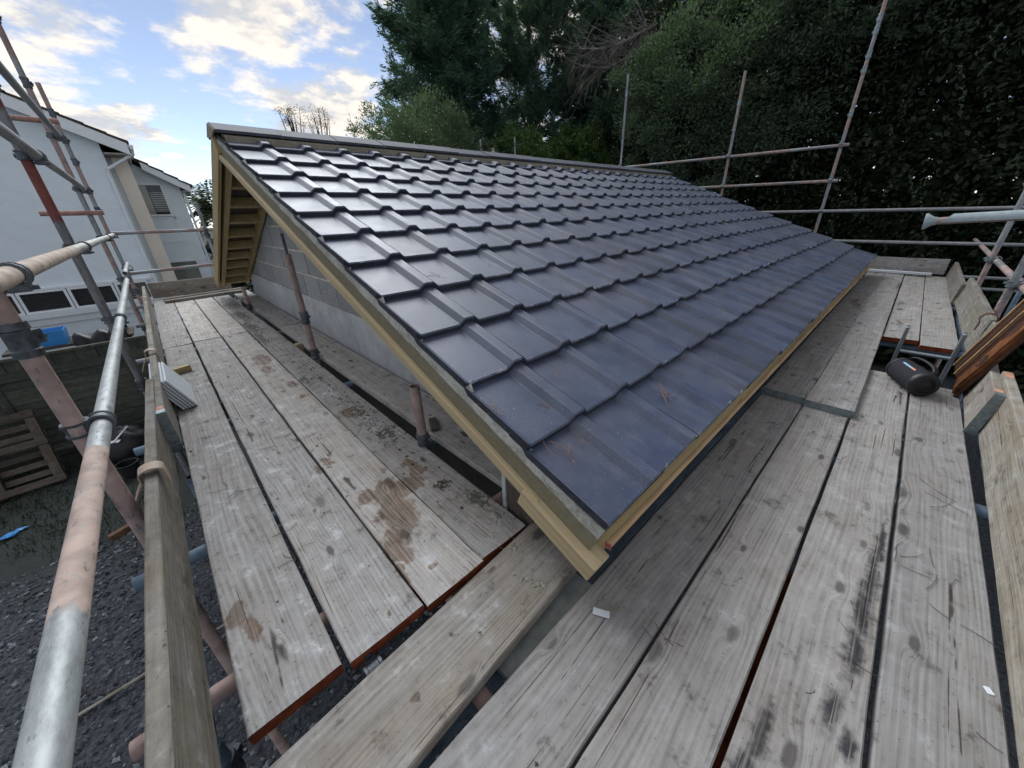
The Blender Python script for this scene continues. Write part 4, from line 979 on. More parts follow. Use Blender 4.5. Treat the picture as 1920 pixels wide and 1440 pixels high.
def speaker():
    F = Vector((2.480, -0.642, -0.2445)); Bk = Vector((2.745, -0.528, -0.2445)); ax = (Bk - F).normalized(); L = (Bk - F).length; R = 0.088; 
    root = empty('portable_speaker', (2.59, -.575, ZR), label='black cylindrical portable speaker with a handle at the hatch edge', cat='speaker')
    M = frame(F, ax, (0, 0, 1)) @ Matrix.Diagonal((1, .81, .81, 1))
    mb = MB(); mb.lathe((0.012, 0, 0), (1, 0, 0), [(0, .080), (.010, .087), (.05, .0895), (L / 2, .091), (L - .074, .0895), (L - .034, .087), (L - .024, .080)], 36)
    build('body', mb, M_FABRIC, M=M, parent=root, smooth=50)
    for i, s_ in enumerate((0, 1)):
        mb = MB(); pr = [(-.012, .060), (-.012, .078), (-.006, .088), (.010, .0925), (.022, .0915), (.024, .086)]
        if s_: mb.lathe((L, 0, 0), (-1, 0, 0), pr, 36, closed=False)
        else: mb.lathe((0, 0, 0), (1, 0, 0), pr, 36, closed=False)
        build('end_bumper', mb, M_BLACKRUB, M=M, parent=root, smooth=50)
        mb = MB(); pr = [(-.002, .061), (-.009, .058), (-.011, .050), (-.004, .046), (-.006, .030), (-.012, .012), (-.0125, .001)]
        if s_: mb.lathe((L, 0, 0), (-1, 0, 0), pr, 32, closed=False)
        else: mb.lathe((0, 0, 0), (1, 0, 0), pr, 32, closed=False)
        build('bass_radiator', mb, M_BLACKSHEET, M=M, parent=root, smooth=50)
    # handle bowed over the top, leaning outwards
    mb = MB(); pts = []
    for i in range(15):
        a = math.pi * i / 14; xx = L / 2 - math.cos(a) * (L / 2 - .015); hh = .083 + .052 * math.sin(a) ** .7
        pts.append((xx, -hh * .42, hh * .91))
    n = len(pts)
    for (x, y, z) in pts:
        u = Vector((0, -.42, .91)).normalized(); w = Vector((0, .91, .42)).normalized()
        for a, b in ((-.016, -.006), (.016, -.006), (.018, 0), (.016, .007), (-.016, .007), (-.018, 0)):
            q = Vector((x, y, z)) + w * a + u * b; mb.v.append(tuple(q))
    for k in range(n - 1):
        for i in range(6): mb.f.append((k * 6 + i, k * 6 + (i + 1) % 6, k * 6 + 6 + (i + 1) % 6, k * 6 + 6 + i)); mb.m.append(0)
    build('handle', mb, M_BLACKRUB, M=M, parent=root, smooth=50)
    for (x0, x1, mt) in ((.07, .12, M_LEDO), (.12, .21, M_LEDB)):
        mb = MB()
        for k in range(2):
            xx = (x0, x1)[k]
            for j in range(3):
                a = math.radians(60 + 4 * j); mb.v.append((xx, math.cos(a) * .0925, math.sin(a) * .0925))
        mb.f = [(0, 3, 4, 1), (1, 4, 5, 2)]; mb.m = [0, 0]
        build('light_strip', mb, mt, M=M, parent=root)
speaker()

def stained_panel():
    A = Vector((3.10, -.792, -.262)); Bc = Vector((2.60, -.792, -.272)); C = Vector((2.87, -.90, .27))
    up = (C - A).normalized(); ln = 1.05
    M = frame(Bc, A - Bc, (A - Bc).cross(up)); W = (A - Bc).length          # local x across, y up the panel, z towards the deck (or away)
    up_l = (M.inverted() @ (Bc + up)); sgn = 1 if up_l.y > 0 else -1
    root = empty('stained_panel', Bc, label='orange-brown stained timber panel with reeded slats leaning out over the toe board', cat='panel')
    def slat(name, x0, x1, z0, z1, mt, y0=0, y1=ln):
        mb = MB(); mb.cbox(0, y1 - y0, -(x1 - x0) / 2, (x1 - x0) / 2, z0, z1, .002)
        o = Bc + (A - Bc).normalized() * ((x0 + x1) / 2) + up * y0
        Mf = frame(o, up, M.col[2].to_3d() * (1))
        return build(name, mb, mt, M=Mf, parent=root)
    nz = M.col[2].to_3d(); s_ = 1 if nz.dot(Vector((0, 1, .3))) > 0 else -1
    def zz(a, b): return (a, b) if s_ > 0 else (-b, -a)
    slat('backing', 0.002, W - .002, *zz(-.020, -.006), M_REED)
    slat('stile', 0.0, .150, *zz(-.006, .012), M_STAINED)
    slat('edge_lath', .0, .012, *zz(.012, .020), M_STAINED)
    slat('middle_lath', .295, .310, *zz(-.006, .014), M_LATH)
    slat('edge_lath', W - .016, W, *zz(-.006, .014), M_LATH)
    rng = random.Random(4); x = .156
    while x < W - .03:
        if not (.282 < x < .312):
            w = .0115; slat('reed', x, x + w, *zz(-.006, .004 + rng.uniform(0, .005)), M_REED, rng.uniform(0, .01), ln - rng.uniform(0, .02))
        x += .0165
    # dark irregular patches and the carved dark emblem on the plain stile
    pz = .0125 * s_
    def flat(name, polys, mt, h):
        mb = MB()
        for P in polys:
            q = [Bc + (A - Bc).normalized() * a + up * b + nz * (pz + h * s_) for a, b in P]
            mb.prism(q, nz * s_ * .001)
        build(name, mb, mt, parent=root, world=True, M=Matrix.Translation(Bc))
    cx, cy = .082, .215
    ring = [(cx + .040 * math.cos(t) * (1 + .2 * math.sin(3 * t)), cy + .052 * math.sin(t) * (1 + .15 * math.cos(2 * t))) for t in [6.283 * i / 18 for i in range(18)]]
    flat('carved_emblem', [ring], M_BLACKSHEET, 0)
    flat('emblem_inlay', [[(cx - .016, cy - .030), (cx + .012, cy - .034), (cx + .014, cy - .008), (cx - .014, cy - .006)], [(cx - .018, cy + .004), (cx + .014, cy + .002), (cx + .004, cy + .032), (cx - .010, cy + .028)]], M_STAINED, .0012)
    flat('dark_patch', [[(.10, .42), (.150, .36), (.150, .60), (.12, .58), (.085, .50)]], M_REED, 0)
stained_panel()

# white sheets leaning on the toe board
for i in range(5):
    lb = ['outermost white plastic sheet of the leaning stack, against the toe board', 'second white sheet from the toe board in the leaning stack', 'middle white sheet of the leaning stack', 'fourth white sheet from the toe board in the leaning stack', 'white plastic sheet showing its whole face, front of the leaning stack'][i]
    xb = -0.840 + .016 * i; h = .225
    M = frame(Vector((xb, 2.56 + .004 * i, ZL + .003)), (0, 1, 0), Vector((.92, 0, .40)))      # local y = up the sheet
    mb = MB(); mb.cbox(0, .50 - .01 * i, 0, h, 0, .0105, .0012)
    o = build('white_sheet', mb, M_WHITEPL, M=M); tag(o, lb, 'sheet', 'stack of white sheets')
def block_thing(label, c, sz, rot, mat, name='wood_offcut', cat='offcut'):
    mb = MB(); mb.cbox(-sz[0] / 2, sz[0] / 2, -sz[1] / 2, sz[1] / 2, 0, sz[2], .002)
    tag(build(name, mb, mat, M=Matrix.Translation(c) @ Matrix.Rotation(math.radians(rot), 4, 'Z')), label, cat)
block_thing('small treated timber offcut on the deck behind the white sheets', (-0.79, 3.42, ZL), (.11, .06, .045), 20, M_TREATED)
block_thing('pale softwood block in the gap near the tall inner post', (0.075, 3.45, ZL - .09), (.06, .05, .10), 10, M_TIMBER)
block_thing('brown timber scrap lying on the inner board beside the near post stump', (0.175, 1.235, ZL), (.045, .13, .014), -25, M_PALLET)
block_thing('white speckled strip of board lying on the roof-edge deck board', (-0.042, -0.022, ZR), (.022, .050, .005), 28, M_WHITEPL, 'white_strip', 'strip')
block_thing('tiny scrap of white paper on the outermost eaves-side board', (0.47, -0.80, ZR), (.02, .012, .002), 28, M_WHITEPL, 'paper_scrap', 'scrap')
mb = MB(); mb.prism([(0.045, .500, -.360), (0.045, .350, -.375), (0.045, .345, -.150), (0.045, .500, -.128)], (.03, 0, 0))
mb.box(0.036, 0.044, .484, .503, -.36, -.125, 1)
tag(build('end_plate', mb, [M_PALLET, M_PALEPAINT], world=True), 'short dark upright plate with a white edge wedged under the barge board', 'plate')

# crumbs of mortar, pine needles and twigs (uncountable litter)
def litter_chunks(name, clusters, label, seed, mat, cat='mortar crumbs'):
    rng = np.random.default_rng(seed); V = []; F = []
    base = np.array([(1, 0, 0), (0, 1, 0), (-1, 0, 0), (0, -1, 0), (0, 0, 1), (0, 0, -.6)], float)
    FF = [(0, 1, 4), (1, 2, 4), (2, 3, 4), (3, 0, 4), (1, 0, 5), (2, 1, 5), (3, 2, 5), (0, 3, 5)]
    for (x, y, z, sx, sy, n, r0, r1) in clusters:
        for _ in range(n):
            px, py = x + rng.normal(0, sx), y + rng.normal(0, sy); r = r0 + (r1 - r0) * rng.random() ** 2.2
            v = base * (1 + rng.uniform(-.5, .5, (6, 3))) * np.array([r, r * rng.uniform(.5, 1), r * rng.uniform(.25, .6)])
            a = rng.uniform(0, 6.28); c, s_ = math.cos(a), math.sin(a); v = v @ np.array([[c, s_, 0], [-s_, c, 0], [0, 0, 1]])
            o = len(V); V += (v + (px, py, z + r * .15)).tolist(); F += [tuple(q + o for q in f) for f in FF]
    mb = MB(); mb.v = V; mb.f = F; mb.m = [0] * len(F)
    tag(build(name, mb, mat, world=True), label, cat, kind='stuff')
litter_chunks('mortar_crumbs', [(-0.127, .185, ZL, .015, .03, 40, .002, .011), (-0.075, .31, ZL, .02, .02, 40, .002, .009), (-0.19, .225, ZL - .003, .008, .03, 14, .002, .010), (-.03, .27, ZL, .03, .02, 30, .002, .008),
               (-0.010, -.025, ZR, .018, .012, 34, .002, .009), (-0.035, .0, ZR, .012, .012, 14, .002, .007), (.01, -.05, ZR, .012, .01, 16, .002, .009), (-.05, .45, ZL, .05, .04, 70, .0015, .008), (-.05, .60, ZL, .04, .07, 60, .0015, .006)],
              'pale green mortar crumbs scattered round the near roof corner', 5, M_DIRT)
litter_chunks('mossy_debris', [(-.06, 6.0, ZL, .05, .5, 120, .003, .013), (-.09, 4.9, ZL, .04, .5, 110, .003, .012), (-.07, 3.0, ZL, .05, .9, 200, .002, .010), (-.06, 1.6, ZL, .045, .4, 240, .0015, .008), (-.07, .78, ZL, .015, .02, 60, .002, .008), (-.28, 2.0, ZL, .12, 1.2, 160, .0015, .006), (-.6, 2.2, ZL, .16, 1.2, 120, .0015, .006), (.2, 2.6, ZL - .004, .05, 1.2, 120, .0015, .007), (.2, .8, ZL - .004, .04, .15, 40, .0015, .007)],
              'dark mossy grit strewn along the gable-side deck boards', 6, M_BARK, 'moss debris')
def needles(name, items, label, seed, mat=M_NEEDLE):
    """items: (centre, normal, spread, n, length)"""
    rng = random.Random(seed); mb = MB()
    for (c, nr_, spread, n, ln) in items:
        c = Vector(c); N = Vector(nr_).normalized(); a = N.orthogonal().normalized(); b = N.cross(a)
        for _ in range(n):
            p = c + a * rng.gauss(0, spread) + b * rng.gauss(0, spread); t = rng.uniform(0, 6.28); d = a * math.cos(t) + b * math.sin(t); e = N.cross(d)
            L = ln * rng.uniform(.5, 1.2); cv = rng.uniform(-.14, .14) * L
            pts = [p + d * (L * (k / 4 - .5)) + e * cv * (1 - (k / 2 - 1) ** 2) + N * (.0025 + .004 * rng.random() * (k in (0, 4))) for k in range(5)]
            mb.path(pts, .0008, 4)
    tag(build(name, mb, mat, world=True), label, 'pine needles', kind='stuff')
def on_roof(u, v):
    d = ray(u, v); t = -(CAM.dot(NR)) / d.dot(NR); return CAM + d * t - NR * .010
items = [(on_roof(*q), NR, s_, n, l) for q, s_, n, l in (((1245, 735), .018, 9, .09), ((1055, 845), .02, 5, .08), ((925, 760), .03, 5, .09), ((1030, 775), .03, 4, .06), ((1050, 700), .02, 3, .06), ((1090, 820), .02, 4, .05), ((1135, 950), .02, 3, .05), ((1270, 695), .01, 2, .07), ((870, 590), .03, 5, .06), ((820, 515), .02, 4, .08), ((1100, 470), .12, 16, .12), ((1300, 560), .25, 18, .10), ((960, 520), .2, 10, .07), ((1250, 480), .3, 18, .10), ((1450, 540), .3, 12, .1))]
needles('pine_needles', items, 'dry brown pine needles scattered on the roof tiles', 2)
items = [(at(u, v, z=ZR), (0, 0, 1), s_, n, l) for (u, v), s_, n, l in (((1700, 1040), .03, 4, .09), ((1730, 1090), .03, 3, .10), ((1760, 940), .03, 3, .12), ((1790, 1180), .04, 2, .10), ((1240, 1190), .03, 3, .07), ((1440, 800), .05, 6, .08), ((1590, 880), .05, 3, .08), ((1500, 1180), .15, 4, .05), ((1700, 1250), .1, 3, .05), ((1590, 790), .03, 10, .05))]
items += [(at(u, v, z=ZL), (0, 0, 1), s_, n, l) for (u, v), s_, n, l in (((440, 920), .04, 6, .10), ((560, 1000), .08, 6, .06), ((690, 800), .1, 8, .06), ((540, 840), .15, 10, .08), ((900, 820), .04, 5, .06))]
needles('pine_needles', items, 'dry pine needles and twigs on the deck boards', 3, M_BARK)

# ------------------------------------------------------------------ fence, pallet and clutter on the ground at the left
def fence():
    Y = 8.35
    root = empty('garden_fence', (-2.5, Y, GZ), label='dark weathered timber fence in front of the white house', cat='fence')
    zt = -0.93; rng = random.Random(2)
    xs = [-7.2 + 1.42 * i for i in range(6)]
    for x in xs:
        mb = MB(); mb.cbox(0, zt - GZ + .03, -.045, .045, -.045, .045, .004); build('post', mb, M_FENCE, M=frame(Vector((x, Y, GZ)), (0, 0, 1), (0, -1, 0)), parent=root)
    mlap = None
    for x in xs[:-1]:
        x0, x1 = x + .05, x + 1.37
        for z in (zt, zt - .30, GZ + .12):
            mb = MB(); mb.cbox(0, x1 - x0, -.03, .03, -.02, .02, .003); build('rail', mb, M_FENCE, M=frame(Vector((x0, Y - .03, z)), (1, 0, 0), (0, 0, 1)), parent=root)
        n = 11
        for k in range(n):       # upright slats of the top band
            w = (x1 - x0) / n; mb = MB(); mb.cbox(0, .255, -w * .60, w * .60, -.007, .007, .002)
            build('slat', mb, M_FENCE, M=frame(Vector((x0 + w * (k + .5), Y + .005 + (.017 if k % 2 else 0), zt - .285)), (0, 0, 1), (0, -1, 0)), parent=root)
        z = GZ + .15
        while z < zt - .34:      # overlapped boards below
            h = .145; mb = MB(); mb.cbox(0, x1 - x0, -h / 2, h / 2, -.006, .006, .002)
            M = frame(Vector((x0, Y - .012, z + h / 2)), (1, 0, rng.uniform(-.004, .004)), (0, -1, .10)); build('lap_board', mb, M_FENCE, M=M, parent=root); z += .118
        mb = MB(); mb.cbox(0, x1 - x0, -.07, .07, -.012, .012, .003); build('gravel_board', mb, M_FENCE, M=frame(Vector((x0, Y, GZ + .07)), (1, 0, 0), (0, -1, 0)), parent=root)
fence()
def pallet():
    br = Vector((-2.60, 7.30, GZ + .03)); top = Vector((-2.66, 7.98, GZ + 1.06)); up = (top - br).normalized(); L = 1.25
    xa = Vector((-1, -.035, 0.0)).normalized(); nrm = xa.cross(up); nrm = nrm if nrm.y < 0 else -nrm; H = 1.16
    root = empty('wooden_pallet', br, label='old grey wooden pallet leaning on the fence at the left', cat='pallet')
    def bar(name, a, b, w, t, off):
        a = br + xa * a[0] + up * a[1] + nrm * off; b = br + xa * b[0] + up * b[1] + nrm * off
        mb = MB(); mb.cbox(0, (b - a).length, -w / 2, w / 2, -t, 0, .003); build(name, mb, M_PALLET, M=frame(a, b - a, nrm), parent=root)
    for x in (.06, .60, 1.18): bar('bearer', (x, 0), (x, H), .10, .09, 0)
    for k in range(8): bar('slat', (0, .06 + k * .148), (L, .06 + k * .148), .085, .02, -.09)
    for k in (0, 4, 7): bar('base_slat', (0, .06 + k * .148), (L, .06 + k * .148), .095, .022, .0225)
pallet()
def lump(name, c, r, label, cat, mat, seed, sq=(1, 1, 1), neck=False):
    mb = MB(); n, m = 20, 12; rows = []
    for j in range(m + 1):
        ph = math.pi * j / m * .98 + .01
        for i in range(n):
            th = 2 * math.pi * i / n; d = Vector((math.cos(th) * math.sin(ph), math.sin(th) * math.sin(ph), math.cos(ph)))
            k = 1 + .28 * mnoise.noise(d * 2.2 + Vector((seed, 0, 0))) + .12 * mnoise.noise(d * 6 + Vector((seed, 5, 0)))
            z = max(-.55, d.z * k); mb.v.append((d.x * k * r * sq[0], d.y * k * r * sq[1], z * r * sq[2] + .55 * r * sq[2]))
    for j in range(m):
        for i in range(n): mb.f.append((j * n + i, (j + 1) * n + i, (j + 1) * n + (i + 1) % n, j * n + (i + 1) % n)); mb.m.append(0)
    mb.f.append(tuple(range(n))); mb.m.append(0); mb.f.append(tuple(reversed(range(m * n, m * n + n)))); mb.m.append(0)
    tag(build(name, mb, mat, M=Matrix.Translation(c), smooth=70), label, cat)
lump('rubble_sack', (-1.95, 7.55, GZ - .03), .36, 'black rubble sack slumped at the foot of the fence', 'sack', M_BLACKSHEET, 3, (1.2, .8, .9))
lump('rubble_sack', (-1.35, 7.5, GZ - .03), .33, 'black sack half hidden behind the near toe board by the fence', 'sack', M_BLACKSHEET, 9, (1.1, .8, .8))
mb = MB(); mb.lathe((0, 0, 0), (0, 0, 1), [(0, .10), (.24, .125), (.25, .13), (.25, .12), (.02, .095)], 20)
tag(build('bucket', mb, M_BLACKRUB, M=Matrix.Translation((-1.90, 6.75, GZ - .02)), smooth=40), 'black bucket on the ground between the fence and the scaffold', 'bucket')
mb = MB(); mb.box(-.06, .06, -.03, .03, 0, .006); mb.box(-.012, .012, -.03, .34, .006, .02)
tag(build('trowel', mb, M_WHITEPL, M=Matrix.Translation((-1.97, 7.25, GZ + .40)) @ Matrix.Rotation(-.5, 4, 'Z') @ Matrix.Rotation(.2, 4, 'X')), 'pale tipped tool lying on the black sack', 'tool')
mb = MB(); rr = random.Random(5)
for (x, y, sx, sy) in ((0, 0, .10, .06), (.10, .06, .07, .035)):
    P = [(x + sx * math.cos(t) * rr.uniform(.6, 1.1), y + sy * math.sin(t) * rr.uniform(.6, 1.1), rr.uniform(.012, .04)) for t in [6.283 * i / 8 for i in range(8)]]
    mb.prism(P, (0, 0, .004))
tag(build('blue_plastic_scrap', mb, M_BLUEPL, M=Matrix.Translation((-3.0, 6.22, GZ + .01))), 'torn scrap of blue plastic lying on the ground at the far left', 'scrap')
mb = MB(); mb.cbox(0, 1.5, -.012, .012, 0, .012, .002)
tag(build('roof_batten', mb, M_TOE, M=frame(Vector((-2.45, 2.98, GZ + .045)), (1, .03, 0.0), (0, 0, 1))), 'thin pale batten lying on the gravel', 'batten')
mb = MB()
for x in (-2.75, -1.45):
    for y in (9.1, 9.6): mb.box(x - .03, x + .03, y - .03, y + .03, GZ, -1.02)
mb.box(-2.85, -1.35, 9.0, 9.7, -1.02, -.98)
wb = build('workbench', mb, M_PALLET, world=True); tag(wb, 'bench behind the fence draped with a black sheet', 'bench')
sh = MB(); nx = 14
for i in range(nx + 1):
    x = -2.07 + .66 * i / nx; sag = .05 * math.sin(i * 1.1) + (.10 if i > 9 else 0)
    for (y, z) in ((9.62, -.97), (9.05, -.975 + .10 + sag * 1.2), (8.975, -.93 + sag), (8.96, -1.35)): sh.v.append((x, y + .01 * math.sin(i * 2.3), z))
for i in range(nx):
    for j in range(3): sh.f.append((i * 4 + j, i * 4 + j + 1, i * 4 + 5 + j, i * 4 + 4 + j)); sh.m.append(0)
build('black_cover', sh, M_BLACKSHEET, parent=wb, world=True, M=Matrix.Translation((-1.7, 9.3, -.97)), smooth=60)
tb = MB(); x0, x1, y0, y1, z0, z1 = -2.60, -2.12, 9.03, 9.40, -.978, -.74; t_ = .012
tb.prism([(x0 + .03, y0 + .03, z0), (x1 - .03, y0 + .03, z0), (x1 - .03, y1 - .03, z0), (x0 + .03, y1 - .03, z0)], (0, 0, .01))
for (a, b) in (((x0, y0), (x1, y0)), ((x1, y0), (x1, y1)), ((x1, y1), (x0, y1)), ((x0, y1), (x0, y0))):
    cx, cy = (x0 + x1) / 2, (y0 + y1) / 2
    def inn(q, k): return (cx + (q[0] - cx) * k, cy + (q[1] - cy) * k)
    A, B = inn(a, .9), inn(b, .9); A2, B2 = inn(a, .86), inn(b, .86); a2, b2 = inn(a, .95), inn(b, .95)
    tb.add([(*A, z0), (*B, z0), (*b, z1), (*a, z1), (*b2, z1), (*a2, z1), (*B2, z0 + .01), (*A2, z0 + .01)], [(0, 1, 2, 3), (3, 2, 4, 5), (5, 4, 6, 7)])
tag(build('blue_tub', tb, M_BLUEPL, world=True), 'bright blue open plastic tub behind the fence', 'tub')

# ------------------------------------------------------------------ the white house
def house():
    Y = 14.0
    root = empty('white_house', (-5, Y + 4, GZ), label='white rendered house with brown tiled roofs behind the fence', cat='house')
    XC = -0.72; sl = .467; zc = 2.625                       # corner, verge slope, wall height at the corner
    XR = -5.2; zrdg = zc + (XC - XR) * sl
    mb = MB(); mb.prism([(XC, Y, GZ), (-9.7, Y, GZ), (-9.7, Y, zc), (XR, Y, zrdg), (XC, Y, zc)], (0, 9, 0))
    wall = build('wall', mb, M_HOUSE, parent=root, world=True)
    # roof slab, verge board, soffit, gutter
    ex, ez = -0.225, 2.565
    def zv(x): return ez + (ex - x) * sl
    mb = MB(); mb.prism([(ex, Y - .30, zv(ex) + .0), (XR, Y - .30, zv(XR)), (XR, Y - .30, zv(XR) + .09), (ex - .02, Y - .30, zv(ex) + .085)], (0, 9.4, 0))
    mb.prism([(XR, Y - .30, zv(XR)), (-10.2, Y - .30, zv(ex)), (-10.2, Y - .30, zv(ex) + .085), (XR, Y - .30, zv(XR) + .09)], (0, 9.4, 0))
    rf = build('roof', mb, M_HTILE, parent=root, world=True)
    rng = random.Random(6); cs = math.sqrt(1 + sl * sl)
    for k in range(16):          # verge tiles with stepped butts
        x1 = ex + .05 - k * .32; x0 = x1 - .345
        mb = MB(); mb.prism([(x1, Y - .335, zv(x1) + .125), (x0, Y - .335, zv(x0) + .10), (x0, Y - .335, zv(x0) + .045), (x1, Y - .335, zv(x1) + .07)], (0, .34, 0))
        build('verge_tile', mb, M_HTILE, parent=rf, world=True)
    mb = MB(); mb.prism([(ex, Y - .325, zv(ex) + .05), (XR, Y - .325, zv(XR) + .05), (XR, Y - .325, zv(XR) - .22), (ex, Y - .325, zv(ex) - .20)], (0, .03, 0))
    build('barge_board', mb, M_UPVC, parent=root, world=True)
    mb = MB(); mb.prism([(ex - .02, Y - .29, zv(ex) - .17), (XR, Y - .29, zv(XR) - .17), (XR, Y - .29, zv(XR) - .15), (ex - .02, Y - .29, zv(ex) - .15)], (0, .30, 0))
    mb.prism([(ex - .02, Y - .29, zv(ex) - .19), (XC + .01, Y - .29, zv(ex) - .19), (XC + .01, Y - .29, zv(ex) - .165), (ex - .02, Y - .29, zv(ex) - .165)], (0, 9.2, 0))
    build('soffit', mb, M_SOFFIT, parent=root, world=True)
    mb = MB(); mb.box(ex - .02, ex + .0, Y - .30, Y + 9, zv(ex) - .19, zv(ex) + .03); build('fascia', mb, M_UPVC, parent=root, world=True)
    mb = MB(); mb.prism([(ex + .002, Y - .30, zv(ex) + .02), (ex + .11, Y - .30, zv(ex) + .02), (ex + .09, Y - .30, zv(ex) - .07), (ex + .03, Y - .30, zv(ex) - .07)], (0, 9.2, 0))
    build('gutter', mb, M_UPVC, parent=root, world=True)
    mb = MB(); mb.path([(ex + .06, Y - .22, zv(ex) - .07), (ex + .05, Y - .22, zv(ex) - .16), (XC - .03, Y - .075, zv(ex) - .50), (XC - .05, Y - .06, zv(ex) - .60)], .036, 10)
    mb.cyl((XC - .05, Y - .06, zv(ex) - .58), (XC - .05, Y - .06, GZ), .034, n=10)
    build('downpipe', mb, M_UPVC, parent=root, world=True, smooth=40)
    # pier in the angle of the two blocks, warm light painted on as cream
    mb = MB(); mb.box(XC + .10, XC + .40, Y + .25, Y + .7, GZ, 2.36); build('pier', mb, M_CREAM, parent=root, world=True)
    mb = MB(); mb.box(XC + .002, XC + .098, Y + .35, Y + .7, GZ, 2.36); build('pier_return', mb, M_HOUSE, parent=root, world=True)
    # ribbon window, ground floor, with dark venetian blinds
    def win(x0, x1, z0, z1, y, bl, name='window', frame_w=.05, glass=True):
        mb = MB()
        for (a, b, c, d) in ((x0, x1, z0, z0 + frame_w), (x0, x1, z1 - frame_w, z1), (x0, x0 + frame_w, z0 + frame_w, z1 - frame_w), (x1 - frame_w, x1, z0 + frame_w, z1 - frame_w)):
            mb.box(a, b, y - .05, y + .02, c, d)
        w = build(name, mb, M_UPVC, parent=root, world=True)
        mb = MB(); mb.box(x0 + frame_w, x1 - frame_w, y + .004, y + .010, z0 + frame_w, z1 - frame_w)
        build('dark_interior', mb, M_DARKIN if bl != 'curtain' else M_CURTAIN, parent=w, world=True)
        if bl in ('dark', 'pale'):
            n = max(4, int((z1 - z0) / (.045 if bl == 'dark' else .055))); mb = MB()
            for k in range(n):
                z = z0 + frame_w + (z1 - z0 - 2 * frame_w) * (k + .5) / n
                mb.prism([(x0 + frame_w, y - .012, z - .012), (x0 + frame_w, y + .002, z - .002), (x0 + frame_w, y + .002, z + .006), (x0 + frame_w, y - .012, z - .004)], (x1 - x0 - 2 * frame_w, 0, 0))
            build('blind', mb, M_BLIND if bl == 'dark' else M_BLINDL, parent=w, world=True)
        mb = MB(); mb.box(x0 + frame_w, x1 - frame_w, y - .022, y - .016, z0 + frame_w, z1 - frame_w); build('pane', mb, M_GLASS, parent=w, world=True)
        return w
    yw = Y - .022; zb, ztp = -1.075, -.560
    for (x0, x1, bl) in ((-4.0, -3.28, 'dark'), (-3.26, -2.46, 'dark'), (-2.44, -1.62, 'dark'), (-1.60, -.95, 'pale')): win(x0, x1, zb, ztp, yw, bl)
    mb = MB(); mb.box(-4.1, -.86, Y - .07, Y - .001, ztp + .003, ztp + .05); build('window_head', mb, M_UPVC, parent=root, world=True)
    mb = MB(); mb.box(-4.2, -.80, Y - .13, Y - .001, zb - .13, zb - .003); mb.box(-4.2, -.80, Y - .06, Y - .001, zb - .30, zb - .14); build('sill', mb, M_UPVC, parent=root, world=True)
    # the wing behind
    Y2 = 16.0; xa, xb = -1.2, .665; za, sl2 = 1.80, .62
    def zw(x): return 1.74 + (.90 - x) * sl2
    mb = MB(); mb.prism([(xa, Y2, GZ), (xb, Y2, GZ), (xb, Y2, zw(xb) - .02), (xa, Y2, zw(xa) - .02)], (0, 5, 0)); build('wing_wall', mb, M_HOUSE, parent=root, world=True)
    mb = MB(); mb.prism([(.93, Y2 - .28, zw(.93) + .06), (-1.6, Y2 - .28, zw(-1.6) + .06), (-1.6, Y2 - .28, zw(-1.6) + .14), (.93, Y2 - .28, zw(.93) + .14)], (0, 5.6, 0)); wr = build('wing_roof', mb, M_HTILE, parent=root, world=True)
    for k in range(6):
        x1 = .97 - k * .28; x0 = x1 - .30
        mb = MB(); mb.prism([(x1, Y2 - .32, zw(x1) + .19), (x0, Y2 - .32, zw(x0) + .15), (x0, Y2 - .32, zw(x0) + .10), (x1, Y2 - .32, zw(x1) + .13)], (0, .3, 0)); build('verge_tile', mb, M_HTILE, parent=wr, world=True)
    mb = MB(); mb.prism([(.90, Y2 - .31, zw(.90) + .12), (-.05, Y2 - .31, zw(-.05) + .12), (-.05, Y2 - .31, zw(-.05) - .08), (.90, Y2 - .31, zw(.90) - .08)], (0, .03, 0)); build('wing_barge_board', mb, M_UPVC, parent=root, world=True)
    mb = MB(); mb.prism([(.90, Y2 - .27, zw(.90) - .06), (xb + .004, Y2 - .27, zw(.90) - .04), (xb + .004, Y2 - .27, zw(.90) - .01), (.90, Y2 - .27, zw(.90) - .01)], (0, 5, 0)); build('wing_soffit', mb, M_SOFFIT, parent=root, world=True)
    mb = MB(); mb.cyl((xb + .05, Y2 - .05, GZ), (xb + .05, Y2 - .05, zw(.9) - .06), .034, n=10); build('wing_downpipe', mb, M_UPVC, parent=root, world=True, smooth=40)
    w_ = win(-.36, .26, 1.03, 1.92, Y2 - .022, 'none'); mb = MB(); mb.box(-.31, -.12, Y2 - .024, Y2 - .0195, 1.08, 1.87); build('curtain', mb, M_CREAM, parent=w_, world=True)
    mb = MB(); [mb.box(-.10, .21, Y2 - .030, Y2 - .0195, 1.16 + .05 * k, 1.16 + .05 * k + .022) for k in range(11)]; build('blind', mb, M_BLINDL, parent=w_, world=True); win(-.42, .42, -1.6, -.27, Y2 - .022, 'curtain')
    mb = MB()
    for (a, b, c, d) in ((-.36, .30, .96, 1.0), (.26, .30, .35, 1.0), (-.36, .33, .28, .33)): mb.box(a, b, Y2 - .018, Y2 - .001, c, d)
    build('panel_trim', mb, M_UPVC, parent=root, world=True)
house()

